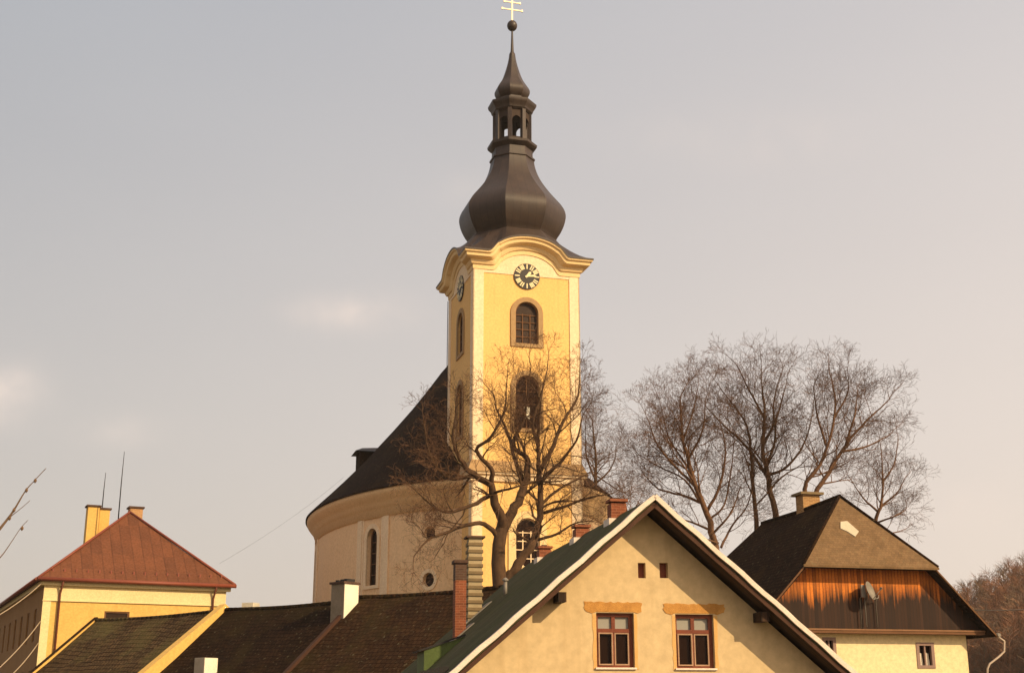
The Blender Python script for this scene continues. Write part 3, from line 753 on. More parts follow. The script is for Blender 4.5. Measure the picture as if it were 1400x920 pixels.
# two tall chimneys low on the left slope
def slope_pt(px, py):      # the point of the left slope seen through a pixel
    best = None
    for i in range(2, 160):
        y = i * .1; r = GF.front(px, py, y)
        e = abs(r[1] - (ZA + SL * r[0]))
        if r[0] < 0 and (best is None or e < best[0]): best = (e, r[0], y, r[1])
    return best
for px, pyb, pyt, wpx, kind in ((648, 842, 734, 21, 'band'), (628, 868, 766, 17, 'brick')):
    _, x, y, z = slope_pt(px, pyb)
    zt0 = GF.front(px, pyt, y)[1]; pm = (GF.o[1] + y) / F; w_ = wpx * pm * .86
    if kind == 'brick':
        o = MB().box(x - w_ / 2, x + w_ / 2, y - .22, y + .28, z - .8, zt0 - .62).build('chimney', brick, gh, bevel=.01)
        MB().box(x - w_ / 2 - .003, x + w_ / 2 + .003, y - .224, y + .284, zt0 - .62, zt0 - .1).build('sooty_top', brickdk, o)
        MB().box(x - w_ / 2 - .05, x + w_ / 2 + .05, y - .28, y + .34, zt0 - .1, zt0).build('chimney_cap', brickdk, o)
    else:
        o = MB().box(x - w_ / 2, x + w_ / 2, y - .24, y + .26, z - .8, zt0 - .05).build('chimney', mat('weathered pale render', (.42, .33, .20), (.30, .23, .13), 3, .95), gh)
        hgt = zt0 - z; n = 11
        for k in range(n):
            za = z - .1 + hgt * k / n + .02
            MB().box(x - w_ / 2 - .035, x + w_ / 2 + .035, y - .275, y + .295, za, za + hgt / n * .48).build('raised_course', brownst, o, bevel=.015)  # brown raised bands, darker than the shaft between them
        MB().box(x - w_ / 2 - .09, x + w_ / 2 + .09, y - .33, y + .35, zt0 - .05, zt0 + .01).build('chimney_cap', brickdk, o)
    MB().slab([(x - w_ * 1.1, y - .5, z - SL * w_ * 1.1 + .04), (x + w_ * 1.1, y - .5, z + SL * w_ * 1.1 + .04), (x + w_ * 1.1, y + .5, z + SL * w_ * 1.1 + .04), (x - w_ * 1.1, y + .5, z - SL * w_ * 1.1 + .04)], .03).build('flashing', metal, o)
# shed dormer at the lower left of the roof and snow guards
_, x, y, z = slope_pt(622, 880)
dmx0, dmx1 = x - .95, x + .2; yy0, yy1 = y - .5, y + 1.3
zt1 = z + SL * .25
dmr = MB(); dmr.hexa([(dmx0, yy0, z - 1.4), (dmx1, yy0, z - .3), (dmx1, yy1, z - .3), (dmx0, yy1, z - 1.4)], [(dmx0, yy0, zt1 - .42), (dmx1, yy0, zt1 - .02), (dmx1, yy1, zt1 - .02), (dmx0, yy1, zt1 - .42)])
do = dmr.build('dormer', greenlit, gh)
MB().slab([(dmx0 - .14, yy0 - .06, zt1 - .40), (dmx1 + .02, yy0 - .06, zt1 + .05), (dmx1 + .02, yy1 + .1, zt1 + .05), (dmx0 - .14, yy1 + .1, zt1 - .40)], .05).build('dormer_roof', iron, do)
for k in range(7):
    xx = -5.6 + .0 * k; yy = 1.2 + k * .8; zz_ = ZA + SL * xx
    MB().box(xx - .03, xx + .12, yy - .03, yy + .03, zz_ - .02, zz_ + .2).build('snow_guard', iron, gh)
for k in range(7):
    xx = -4.9; yy = 1.6 + k * .8; zz_ = ZA + SL * xx
    MB().box(xx - .03, xx + .12, yy - .03, yy + .03, zz_ - .02, zz_ + .18).build('snow_guard', iron, gh)
_, x, y, z = slope_pt(691, 812)
vp = MB().tube([(x, y, z - .1), (x, y, z + .42)], .06, 8).build('vent_pipe', metal, gh)
MB().lathe([(.1, z + .42), (.1, z + .46), (.02, z + .52)], 10, x, y).build('vent_cowl', metal, vp)

# ================================================================== ROW OF TILED ROOFS (middle left)
RZ = 9.6; rp0 = atz(307, 833, RZ); RF = Fr(rp0.x, rp0.y, -40.5, 2.0)
RB = RF.b; rz = RZ - RB
def rowx(px, py): return RF.front(px, py, 0)[0]
xa0 = rowx(132, 848); xb = 0.0; xc = rowx(492, 822); xd = rowx(705, 812)
RS = .84; RD = 5.6
def row(name, label, x0, x1, dz, tile, wallm, verge=None):
    r = RF.root(name, label, 'house'); z = rz + dz; ze = z - RS * RD
    b = MB(); y0, y1 = -RD + .5, RD - .5
    b.add([(x0 + .05, y0, -1.5), (x1 - .05, y0, -1.5), (x1 - .05, y1, -1.5), (x0 + .05, y1, -1.5), (x0 + .05, y0, ze - .05), (x1 - .05, y0, ze - .05), (x1 - .05, y1, ze - .05), (x0 + .05, y1, ze - .05), (x0 + .05, 0, z - .5), (x1 - .05, 0, z - .5)],
          [(0, 1, 5, 4), (2, 3, 7, 6), (3, 0, 4, 8, 7), (1, 2, 6, 9, 5), (4, 5, 9, 8), (7, 8, 9, 6)])
    b.build('wall', wallm, r)
    q = MB(); nseg = 10; random.seed(int(x0 * 7))
    sag = [dz_ * -.06 + random.uniform(-.03, .03) for dz_ in [0] * (nseg + 1)]
    for s in (-1, 1):
        rg = []
        for i in range(nseg + 1):
            x = x0 + (x1 - x0) * i / nseg
            k = sag[i] - .10 * math.sin(PI * i / nseg)
            rg.append([(x, 0, z + k), (x, s * RD / 2, z - RS * RD / 2 + k * .7 - .08), (x, s * RD, ze), (x, s * RD, ze - .12), (x, s * RD / 2, z - RS * RD / 2 + k * .7 - .2), (x, 0, z + k - .12)])
        q.loft(rg, True, True)
    q.build('roof', tile, r)
    rd = MB(); nt_ = max(4, int((x1 - x0) / .4))
    for i in range(nt_):
        xx0 = x0 + (x1 - x0) * i / nt_; xx1 = x0 + (x1 - x0) * (i + 1) / nt_ + .03; k = -.10 * math.sin(PI * (i + .5) / nt_)
        rd.tube([(xx0, 0, z + k - .02), (xx1, 0, z + k - .005)], [.12, .10], 8)
    rd.build('ridge_tiles', tile, r)
    return r
rA = row('tiled_house', 'low house end with weathered brown tile roof left of the slanting yellow parapet', xa0, xb - .62, -.05, tile_a, lyellow)
v = MB(); 
for s in (-1, 1):
    v.beam((xa0 - .09, 0, rz - .06), (xa0 - .09, s * RD, rz - .06 - RS * RD), .16, .22)
v.build('verge', lyellow, rA)
v = MB()
for s in (-1, 1): v.beam((xa0 - .09, 0, rz + .09), (xa0 - .09, s * RD, rz + .09 - RS * RD), .28, .05)
v.build('verge_tiles', tile_c, rA)
rB = row('tiled_house', 'house roof of very dark tiles between the yellow parapet and the square chimney', xb + .15, xc - .12, .0, tile_b, gwall)
rC = row('tiled_house', 'house roof of brown tiles right of the square chimney, below the church nave', xc + .02, xd, .12, tile_c, gwall)
# parapet firewall between the two
pf = MB(); PT = .42; hpt = .28
for s in (-1, 1):
    a = [(xb - PT, 0, rz + .28), (xb - PT, s * (RD + .1), rz + .75 - RS * (RD + .1)), (xb - PT, s * (RD + .1), -1), (xb - PT, 0, -1)]
    b = [(xb + .1, p[1], p[2]) for p in a]
    pf.add(a + b, [(0, 1, 2, 3), (7, 6, 5, 4), (0, 4, 5, 1), (1, 5, 6, 2)])
pfo = pf.build('parapet', lyellow, rA)
cp = MB()
for s in (-1, 1): cp.beam((xb - PT / 2 + .05, 0, rz + hpt + .03), (xb - PT / 2 + .05, s * (RD + .15), rz + hpt + .03 - RS * (RD + .15)), .14, .05)
# red tiled step with dropped verge between dark and brown roofs
vg = MB()
for s in (-1, 1): vg.beam((xc - .04, 0, rz + .16), (xc - .04, s * RD, rz + .16 - RS * RD), .22, .14)
vg.build('verge_tiles', mat('shadowed reddish verge tiles', (.06, .024, .011), (.04, .016, .008), 3, .9), rC)  # tile red darkened, the shadow on this verge put into its colour
# chimneys of the row
def row_chimney(px, py_b, py_t, wpx, ydown, root, m1, cap=True, sooty=False):
    s, _ = RF.front(px, py_b, -ydown); zt0 = RF.front(px, py_t, -ydown)[1]; zb0 = rz - RS * ydown - .9
    p = RF.w(s, -ydown, 0); w_ = wpx * p.y / F / 1.40
    o = MB().box(s - w_ / 2, s + w_ / 2, -ydown - w_ / 2, -ydown + w_ / 2, zb0, zt0).build('chimney', m1, root, bevel=.015)
    MB().box(s + w_ / 2 + .002, s + w_ / 2 + .02, -ydown - w_ / 2 + .01, -ydown + w_ / 2 - .01, zb0, zt0 - .01).build('sunlit_side_skin', white, o)  # white skin paints the sunlit right side paler than the shaft
    if cap:
        MB().box(s - w_ / 2 - .07, s + w_ / 2 + .07, -ydown - w_ / 2 - .07, -ydown + w_ / 2 + .07, zt0, zt0 + .1).build('chimney_cap', brickdk, o)
    return o, s, w_, zt0
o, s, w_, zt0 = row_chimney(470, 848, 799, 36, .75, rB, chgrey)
cw = MB()
for dx in (-.28, .05, .3): cw.box(s + dx - .1, s + dx + .1, -1.0, -.5, zt0 + .1, zt0 + .22 + .06 * dx)
cw.build('chimney_pots', iron, o)
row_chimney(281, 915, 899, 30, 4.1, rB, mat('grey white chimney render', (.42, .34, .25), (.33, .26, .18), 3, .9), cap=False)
# small far chimney that pokes over the ridge
bh = empty('low_house', (-19.5, 92, 4.0), math.radians(-20)); tag(bh, 'far low house hidden behind the tiled ridge with only its pale chimney showing', 'house')
bz = bh.location.z
ptz = at(343, 824, 92)
MB().box(-5, 5, -3.5, 3.5, -.5, 3.2).build('wall', gwall, bh)
rfo = MB().hexa([(-5.3, -3.9, 3.2), (5.3, -3.9, 3.2), (5.3, 3.9, 3.2), (-5.3, 3.9, 3.2)], [(-5.2, -.05, 5.8), (5.2, -.05, 5.8), (5.2, .05, 5.8), (-5.2, .05, 5.8)]).build('roof', tile_b, bh)
lw = Matrix.Rotation(math.radians(20), 3, 'Z') @ (ptz - Vector((-19.5, 92, 0)))
MB().box(lw.x - .45, lw.x + .45, lw.y - .45, lw.y + .45, 4, ptz.z - bz).build('chimney', white, rfo)

# ================================================================== YELLOW HIPPED HOUSE (left)
p0 = at(52, 792, 85); LF = Fr(p0.x, p0.y, 26, 3.0); LB = LF.b
lh = LF.root('hipped_house', 'ochre yellow house at the left edge with a red sheet metal hipped roof', 'house')
LW = 13.05; le = 12.86 - LB; la = 18.35 - LB; ov = .55; LLEN = 42.0
m_ = lambda x, z, d: (x, d + ov, z)
wn = LF.front(160, 838, ov)
hw = MB(); x0, x1 = ov, LW - ov
hw.holes(rect(x0, x1, -1.5, le - .1), [rect(wn[0] - .82, wn[0] + .82, wn[1] - 1.6, wn[1] + .12)], m_, .2)
hw.add([(x1, ov, -1.5), (x1, LLEN, -1.5), (x1, LLEN, le - .1), (x1, ov, le - .1), (x0, LLEN, -1.5), (x0, LLEN, le - .1)], [(0, 1, 2, 3), (1, 4, 5, 2)])
hw.build('wall', lyellow, lh)
# side wing wall, long and darker, with rows of windows
sm_ = lambda x, z, d: (x0 + d, x, z)
hs = []; wins = []
for k in range(8):
    yy = 4.2 + k * 4.4
    for zw in (le - 3.9, le - 8.0): hs.append(rect(yy, yy + 1.3, zw, zw + 2.2)); wins.append((yy, zw))
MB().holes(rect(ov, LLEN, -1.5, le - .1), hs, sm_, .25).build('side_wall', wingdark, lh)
for yy, zw in wins:
    p = MB().plate(rect(yy, yy + 1.3, zw, zw + 2.2), sm_, .2, .25).build('window', glassd, lh)
    MB().ringplate(rect(yy + .002, yy + 1.298, zw + .002, zw + 2.198), rect(yy + .1, yy + 1.2, zw + .1, zw + 2.1), sm_, .1, .199).plate(rect(yy + .6, yy + .7, zw + .1, zw + 2.1), sm_, .12, .199).build('frame', woodtrim, p)
p = MB().plate(rect(wn[0] - .82, wn[0] + .82, wn[1] - 1.6, wn[1] + .12), m_, .15, .2).build('window', glassb, lh)
MB().ringplate(rect(wn[0] - .818, wn[0] + .818, wn[1] - 1.598, wn[1] + .118), rect(wn[0] - .7, wn[0] + .7, wn[1] - 1.5, wn[1] + .02), m_, .06, .149).build('frame', woodtrim, p)
cb = MB()
cb.box(x0 - .06, x1 + .06, ov - .06, ov + .02, le - 1.35, le - .42); cb.box(x0 - .32, x1 + .32, ov - .3, ov + .02, le - .42, le - .13)
cb.box(x0 - .1, x1 + .1, ov - .1, ov + .02, le - 1.42, le - 1.35)
cb.box(x0 - .32, x0 + .02, ov + .02, LLEN, le - .42, le - .13)
cb.box(x0 - .06, x0 + .45, ov - .05, ov + .02, -1.5, le - 1.43)
cb.build('eaves_band', lcream, lh)
h2 = 6.25; mid = LW / 2
def curvez(t): return le + (la - le) * (t * .94 + .06 * t * t)          # slightly bell-cast slope
rfm = MB(); K = 8
def ring(t): 
    i_ = mid * t; j_ = h2 * t
    return [(i_, j_, curvez(t)), (LW - i_, j_, curvez(t)), (LW - i_, LLEN + .6 - j_, curvez(t)), (i_, LLEN + .6 - j_, curvez(t))]
rfm.loft([[(p[0], p[1], le - .1) for p in ring(0)]] + [ring(t * .9995 / K) for t in range(K + 1)], True, True)
rfm.build('roof', red_m, lh)
gt = MB(); gt.tube([(-.05, -.06, le - .06), (LW + .05, -.06, le - .06)], .13, 8); gt.tube([(-.06, -.05, le - .06), (-.06, LLEN, le - .06)], .13, 8)
gt.build('gutter', redtrim, lh)
sn = MB()
for k in range(16): sn.box(.9 + k * .75, 1.0 + k * .75, .62, .72, le + .5, le + .72)
sn.build('snow_guards', redtrim, lh)
hp = MB()
for a, b in (((0, 0, le + .03), (mid, h2, la + .03)), ((LW, 0, le + .03), (mid, h2, la + .03)), ((mid, h2, la + .03), (mid, LLEN - h2, la + .03))): hp.tube([a, b], .09, 6)
hp.build('hip_cap', redtrim, lh)
for xx in (x0 + .95, x1 - .85):
    MB().tube([(xx + .1, -.05, le - .15), (xx + .05, .2, le - .55), (xx, ov - .16, le - .95), (xx - .0, ov - .16, -1)], .075, 8).build('downpipe', mat('brown red pipe', (.15, .045, .022), (.10, .03, .015), 3, .6), lh)
def lchim(px0, px1, pyt, y, m, capm, cap=.1, d=1.0):
    a, zt0 = LF.front(px0, pyt, y); b, _ = LF.front(px1, pyt, y)
    w2 = (b - a); o = MB().box(a, b, y, y + d, la - 3.2, zt0 - cap).build('chimney', m, lh, bevel=.02)
    MB().box(a - .1, b + .1, y - .1, y + d + .1, zt0 - cap, zt0 + .02).build('chimney_cap', capm, o); return o, zt0
o1, zc1 = lchim(121, 137, 690, 8.6, lyellow, brickdk)
o1b, zc1b = lchim(137, 151, 694, 9.4, lyellow, brickdk)
lchim(178.5, 196, 692, 7.6, mat('buff brick chimney', (.42, .22, .10), (.34, .17, .07), 3, .9, kind='brick'), brickdk)
for px, pt, pb, y in ((144, 646, 700, 9.6), (169.5, 617, 702, 6.3)):
    xx, zt0 = LF.front(px, pt, y); zb0 = LF.front(px, pb, y)[1]
    MB().tube([(xx, y, zb0 - .4), (xx, y, (zb0 + zt0) / 2), (xx + .03, y, zt0)], [.045, .035, .018], 6).build('antenna_mast', iron, lh)

# ================================================================== HALF-HIPPED HOUSE (right)
q0 = at(1100, 771, 55); HF = Fr(q0.x, q0.y, 13, 2.2); HB = HF.b
hh = HF.root('half_hipped_house', 'pale house with orange and black board gable under a half hipped roof', 'house')
HX = 6.13 / 2; za = 14.0 - HB; zh = 10.66 - HB; ze = 7.84 - HB; HR = 8.84; HLx = 6.13 - 8.84; ysb = 2.35; HL = 13.6
yb0 = HL - 2.6
sd_ = MB()
def sag(y): return -.12 * math.sin(PI * max(0, min(1, (y - ysb) / (yb0 - ysb))))
for s in (-1, 1):
    xe = HX + s * (HR - HX); xh = HX + s * HX
    rg = []
    # side slope polygon: front corner, hip foot, ridge start, ridge end, back hip foot, back corner
    pts = [(xe, -.02, ze), (xh, 0, zh), (HX, ysb, za), (HX, (ysb + yb0) / 2, za - .12), (HX, yb0, za - .1), (xh, HL, zh), (xe, HL, ze)]
    th = Vector((-s * .1, 0, -.1))
    top = pts; bot = [(p[0] + th.x, p[1], p[2] + th.z) for p in pts]
    n = 7
    mid_ = (xh, (ysb + yb0) / 2, zh)
    sd_.add(top, [(0, 1, 5, 6), (1, 2, 3, 4, 5)]); sd_.add(bot, [(0, 1, 5, 6), (1, 2, 3, 4, 5)])
    sd_.add(top + bot, [(i, (i + 1) % n, n + (i + 1) % n, n + i) for i in (0, 5, 6)])
sd_.build('roof', darkroof, hh)
hp_ = MB(); e = .05
hp_.hexa([(-.12, -.16, zh - .13), (HX * 2 + .12, -.16, zh - .13), (HX, ysb + .02, za - .12)], [(-.12, -.16, zh - .03), (HX * 2 + .12, -.16, zh - .03), (HX, ysb + .02, za + .03)])
hp_.build('half_hip', halfhip, hh)
hp_ = MB()
hp_.hexa([(HX * 2, HL, zh - .13), (0, HL, zh - .13), (HX, yb0, za - .22)], [(HX * 2, HL + .02, zh + .01), (0, HL + .02, zh + .01), (HX, yb0, za - .08)])
hp_.build('half_hip', halfhip, hh)
rc = MB(); rc.tube([(HX, ysb, za + .02), (HX, (ysb + yb0) / 2, za - .1), (HX, yb0, za - .08)], .1, 8); rc.tube([(-.1, -.12, zh + .0), (HX, ysb, za + .04)], .07, 6); rc.tube([(2 * HX + .1, -.12, zh + .0), (HX, ysb, za + .04)], .07, 6)
rc.build('ridge_cap', darkroof, hh)
# pale patch on the half hip
def hipz(x, y): return zh - .03 + (za - zh + .06) * (y + .16) / (ysb + .18)
pc = []
for px, py in ((1149, 714), (1158, 713), (1174, 727), (1169, 734), (1158, 727), (1149, 723)):
    best = min(((abs(HF.front(px, py, i * .02)[1] - hipz(0, i * .02)), i * .02) for i in range(0, 118)), key=lambda q: q[0])
    x_, z_ = HF.front(px, py, best[1]); pc.append((x_, best[1], z_))
ctr = pc
nn_ = len(pc); pcm = MB(); pcm.add([(p[0], p[1] - .02, p[2] + .035) for p in pc] + [(p[0], p[1], p[2]) for p in pc], [tuple(range(nn_))] + [(i, (i + 1) % nn_, nn_ + (i + 1) % nn_, nn_ + i) for i in range(nn_)])
pcm.build('roof_patch', patch_m, hh)
# walls
YW = .88                                             # masonry wall plane
wx0, wx1 = 6.13 - 7.87, 7.87
wm = lambda x, z, d: (x, YW + d, z)
zwt = HF.front(1200, 862, YW)[1]
rw = [HF.front(1254, 880, YW), HF.front(1277, 911, YW)]; rw2 = [HF.front(1126, 873, YW), HF.front(1141, 884, YW)]
hs = [rect(rw[0][0], rw[1][0], rw[1][1], rw[0][1]), rect(rw2[0][0], rw2[1][0], rw2[0][1] - .75, rw2[0][1])]
mw = MB().holes(rect(wx0, wx1, -1.5, zwt), hs, wm, .25)
mw.add([(wx0, YW, -1.5), (wx0, HL - .6, -1.5), (wx0, HL - .6, ze + .3), (wx0, YW, ze + .3), (wx1, YW, -1.5), (wx1, HL - .6, -1.5), (wx1, HL - .6, ze + .3), (wx1, YW, ze + .3)], [(0, 1, 2, 3), (4, 7, 6, 5), (1, 5, 6, 2)])
mw.build('wall', rwall, hh)
tb = []
inset = .14
gp_ = [(HLx + .45, zwt - .02), (HR - .45, zwt - .02), (HR - .45, ze + .05), (2 * HX - .1, zh - .12), (.1, zh - .12), (HLx + .45, ze + .05)]
zg = lambda x: zh - 1.03 * max(0, abs(x - HX) - HX) - .12
gp_ = [(HLx + .5, zwt), (HR - .5, zwt), (HR - .5, zg(HR - .5)), (2 * HX, zh - .1), (0, zh - .1), (HLx + .5, zg(HLx + .5))]
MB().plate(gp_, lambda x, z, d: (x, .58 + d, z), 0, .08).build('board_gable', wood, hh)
MB().plate([(HX * 2, zh - .1), (0, zh - .1), (0, -1.5), (HX * 2, -1.5)], lambda x, z, d: (x, HL - .6 - d, z), 0, .1).build('back_wall', woodtrim, hh)
tm = MB(); tm.box(HLx + .35, HR - .35, .35, .88, zwt - .14, zwt - .02); tm.build('gable_foot_board', woodtrim, hh)
tm = MB(); tm.box(HLx + .3, HR - .3, .32, .46, zwt - .02, zwt + .04); tm.build('drip_board', mat('pale drip board', (.28, .14, .065), (.2, .10, .045), 3, .8), hh)
for s in (-1, 1):
    xh = HX + s * (HX + .06); xe = HX + s * (HR - HX)
    MB().beam((xh, .02, zh - .14), (xe, .02, ze - .1), .06, .16, (0, 1, 0)).build('barge_board', woodtrim, hh)
dk = mat('dark window wood', (.10, .05, .035), (.07, .035, .025), 3, .6)
for (x0_, x1_, z0_, z1_) in ((rw[0][0], rw[1][0], rw[1][1], rw[0][1]), (rw2[0][0], rw2[1][0], rw2[0][1] - .75, rw2[0][1])):
    p = MB().plate(rect(x0_, x1_, z0_, z1_), wm, .17, .2).build('window', glassd, hh)
    xm = (x0_ + x1_) / 2
    f_ = MB().ringplate(rect(x0_ - .07, x1_ + .07, z0_ - .07, z1_ + .07), rect(x0_ + .07, x1_ - .07, z0_ + .06, z1_ - .06), wm, -.03, .12)
    f_.plate(rect(xm - .03, xm + .03, z0_ + .06, z1_ - .06), wm, .02, .12)
    f_.build('frame', mat('greyed lilac window frame', (.30, .19, .15), (.22, .14, .11), 3, .7), p)
    for a, b in ((x0_ + .1, xm - .06), (xm + .06, x1_ - .1)):
        MB().plate([(a, z0_ + .06), (b, z0_ + .06), (b - .04, z0_ + (z1_ - z0_) * .58), (a + .03, z0_ + (z1_ - z0_) * .64)], wm, .15, .165).build('curtain', white, p)
# chimney behind the ridge with sheet cap
t_ = HF.side(1100, 690, HX)[0]; zt0 = HF.side(1100, 680, HX + .3)[1]
o = MB().box(HX - .1, HX + .8, 5.9, 6.7, za - 1.4, zt0 + .05).build('chimney', mat('ochre brick chimney', (.36, .19, .075), (.27, .13, .05), 3, .9, kind='brick'), hh, bevel=.02)
MB().box(HX - .25, HX + .95, 5.75, 6.85, zt0 + .05, zt0 + .17).build('chimney_cap', brownst, o)
# gutter and swan-neck downpipe on the right corner
MB().tube([(HR + .05, -.1, ze - .02), (HR + .05, HL, ze - .02)], .08, 8).build('gutter', metal, hh)
dpipe = [HF.front(a, b, .1) for a, b in ((1373, 876), (1373, 890), (1366, 897), (1353, 907), (1350, 914), (1350, 960))]
MB().tube([(HR + .05, .1, ze - .05)] + [(x_, .1, z_) for x_, z_ in dpipe], .045, 8).build('downpipe', mat('zinc pipe', (.48, .38, .30), (.36, .28, .21), 4, .6), hh)
# satellite dish with bracket, a thing of its own on the gable
dxy, dzz = HF.front(1190, 807, 0.1)
dish_w = HF.w(dxy, .1, dzz)
dish = empty('satellite_dish', dish_w, HF.a); tag(dish, 'grey satellite dish on a bracket fixed to the orange board gable', 'satellite dish')
dm_ = MB(); rings = []
dn = Vector((.58, -.75, .3)).normalized(); q1 = dn.cross(Vector((0, 0, 1))).normalized(); q2 = q1.cross(dn)
for r, dd in ((.005, -.11), (.14, -.095), (.26, -.05), (.36, 0)):
    rings.append([tuple(dn * (dd + .02) + q1 * r * math.cos(2 * PI * k / 24) + q2 * r * 1.15 * math.sin(2 * PI * k / 24)) for k in range(24)])
rings2 = [[(p[0] - dn.x * .012, p[1] - dn.y * .012, p[2] - dn.z * .012) for p in r] for r in rings[::-1]]
dm_.loft(rings + rings2, True, False, True).build('dish_reflector', metal, dish)
ar = MB(); ar.tube([tuple(q2 * -.36), tuple(dn * .45 - q2 * .12)], .015, 6); ar.build('feed_arm', metal, dish)
MB().beam(tuple(dn * .42 - q2 * .12), tuple(dn * .53 - q2 * .06), .07, .07).build('receiver', metal, dish)
MB().tube([tuple(dn * -.1), (-.05, .3, -.1), (-.12, .33, -.38), (-.12, .33, -1.5)], .025, 6).build('mast', metal, dish)
pn = MB().box(-.42, -.22, .02, .1, -.28, .24); pn.build('flat_antenna', metal, dish)
MB().tube([(-.32, .1, -.2), (-.32, .36, -.3), (-.35, .36, -1.55)], .02, 6).tube([(.1, -.02, -.38), (.35, .0, -.3), (.42, .1, -.18)], .02, 6).tube([(.42, .1, -.25), (.42, .38, -.4), (.42, .38, -1.5)], .02, 6).build('bracket', metal, dish)

# ================================================================== TREES
def sub(pts, rads, n):
    """resample a polyline with Catmull-Rom"""
    P = [pts[0] * 2 - pts[1]] + pts + [pts[-1] * 2 - pts[-2]]; R = [rads[0]] + rads + [rads[-1]]
    o = []; q = []
    for i in range(1, len(P) - 2):
        for k in range(n):
            t = k / n; a, b, c, d = P[i - 1], P[i], P[i + 1], P[i + 2]
            o.append(.5 * ((2 * b) + (c - a) * t + (2 * a - 5 * b + 4 * c - d) * t * t + (3 * b - a - 3 * c + d) * t ** 3)); q.append(R[i] + (R[i + 1] - R[i]) * t)
    o.append(pts[-1]); q.append(rads[-1]); return o, q
class Tree:
    def __init__(s, seed, up=.18, dens=1.0, wig=.16, gnarl=1.0):
        s.r = random.Random(seed); s.tr = MB(); s.cr = MB(); s.up = up; s.dens = dens; s.wig = wig; s.gn = gnarl; s.n = 0
    def grow(s, p, d, ln, rad, lv):
        s.n += 1
        r = s.r; seg = {1: 6, 2: 5, 3: 4, 4: 3}.get(lv, 3); pts = [p.copy()]; ds = []
        st = ln / seg
        for i in range(seg):
            d = (d + Vector((r.gauss(0, 1), r.gauss(0, 1), r.gauss(0, 1))) * s.wig * (s.gn, s.gn, .75 * s.gn, .6, .45, .4)[lv] + Vector((0, 0, s.up * (.35, .35, .12, .03, 0, 0)[lv]))).normalized()
            ds.append(d.copy()); p = p + d * st; pts.append(p.copy())
        rads = [max(.006, rad * (1 - .75 * i / seg)) for i in range(seg + 1)]
        (s.tr if lv <= 1 else s.cr).tube(pts, rads, 6 if lv <= 1 else (4 if lv == 2 else 3), lv <= 2, False)
        s.kids(pts, ds, rads, ln, lv)
    def kids(s, pts, ds, rads, ln, lv, start=.22):
        if lv >= 5: return
        r = s.r; n = {0: 0, 1: 6.2, 2: 4.6, 3: 3.3, 4: 1.5}[lv] * s.dens
        n = int(n + r.random()); m = len(pts) - 1; base = r.random() * 6.28
        for k in range(n):
            f = start + (1 - start) * (k + r.random() * .8) / max(1, n); f = min(f, .99); i = int(f * m); t = f * m - i
            p = pts[i].lerp(pts[i + 1], t); d0 = ds[min(i, len(ds) - 1)]
            a = base + k * 2.4 + r.uniform(-.4, .4); o = d0.orthogonal().normalized(); o2 = d0.cross(o)
            sp = math.radians(r.uniform(26, 56)); d = d0 * math.cos(sp) + (o * math.cos(a) + o2 * math.sin(a)) * math.sin(sp)
            d = (d + Vector((0, 0, s.up * (.7 if lv < 2 else .25)))).normalized()
            l2 = ln * r.uniform(.5, .82) * (1.15 - .45 * f); rd = max(.0085, (rads[i] * .60))
            if l2 < .12: continue
            s.grow(p, d, l2, rd, lv + 1)
    def limb(s, pp, r0, r1, Yd, dy=0, n=None, ln=None, start=.3, curve=0):
        """a main limb read from the photograph, given real depth; side branches grow from it"""
        pts = []; m = len(pp) - 1
        for i, (px, py) in enumerate(pp): pts.append(at(px, py, Yd + dy * i / m + curve * math.sin(PI * i / m)))
        rads = [r0 + (r1 - r0) * i / m for i in range(m + 1)]
        P, R = sub(pts, rads, 4)
        P = [P[0]] + [p + Vector((s.r.gauss(0, 1), s.r.gauss(0, 1), s.r.gauss(0, 1))) * R[k + 1] * .18 for k, p in enumerate(P[1:])]
        s.tr.tube(P, R, 8, True, True)
        ds = [(P[min(i + 1, len(P) - 1)] - P[i]).normalized() if i < len(P) - 1 else (P[-1] - P[-2]).normalized() for i in range(len(P))]
        L_ = sum((P[i + 1] - P[i]).length for i in range(len(P) - 1))
        k = n if n is not None else max(3, int(L_ * 1.45 * s.dens)); base = s.r.random() * 6
        for j in range(k):
            f = start + (1 - start) * (j + .5 * s.r.random()) / k; i = min(int(f * (len(P) - 1)), len(P) - 2)
            a = base + j * 2.4; d0 = ds[i]; o = d0.orthogonal().normalized(); o2 = d0.cross(o); sp = math.radians(s.r.uniform(35, 70))
            d = (d0 * math.cos(sp) + (o * math.cos(a) + o2 * math.sin(a)) * math.sin(sp) + Vector((0, 0, s.up))).normalized()
            s.grow(P[i].copy(), d, (ln or 2.6) * 1.25 * s.r.uniform(.55, 1.2) * (1.15 - .35 * f), max(.018, R[i] * .42), 1 if R[i] > .055 else 2)
        s.grow(P[-1].copy(), ds[-1], (ln or 2.6) * .9, R[-1], 1)
    def done(s, name, label, m, base, group=None, crownm=None):
        r = empty(name, base); tag(r, label, 'tree', group)
        for mb, nm, mm in ((s.tr, 'trunk', m), (s.cr, 'crown', crownm or m)):
            mb.v = [(v[0] - base[0], v[1] - base[1], v[2] - base[2]) for v in mb.v]
            mb.build(nm, mm, r, fix=False)
        return r
def foot(px, Yd): x = (px - 700) / F * Yd * 1.02; return (x, Yd, ground(x, Yd) - .1)
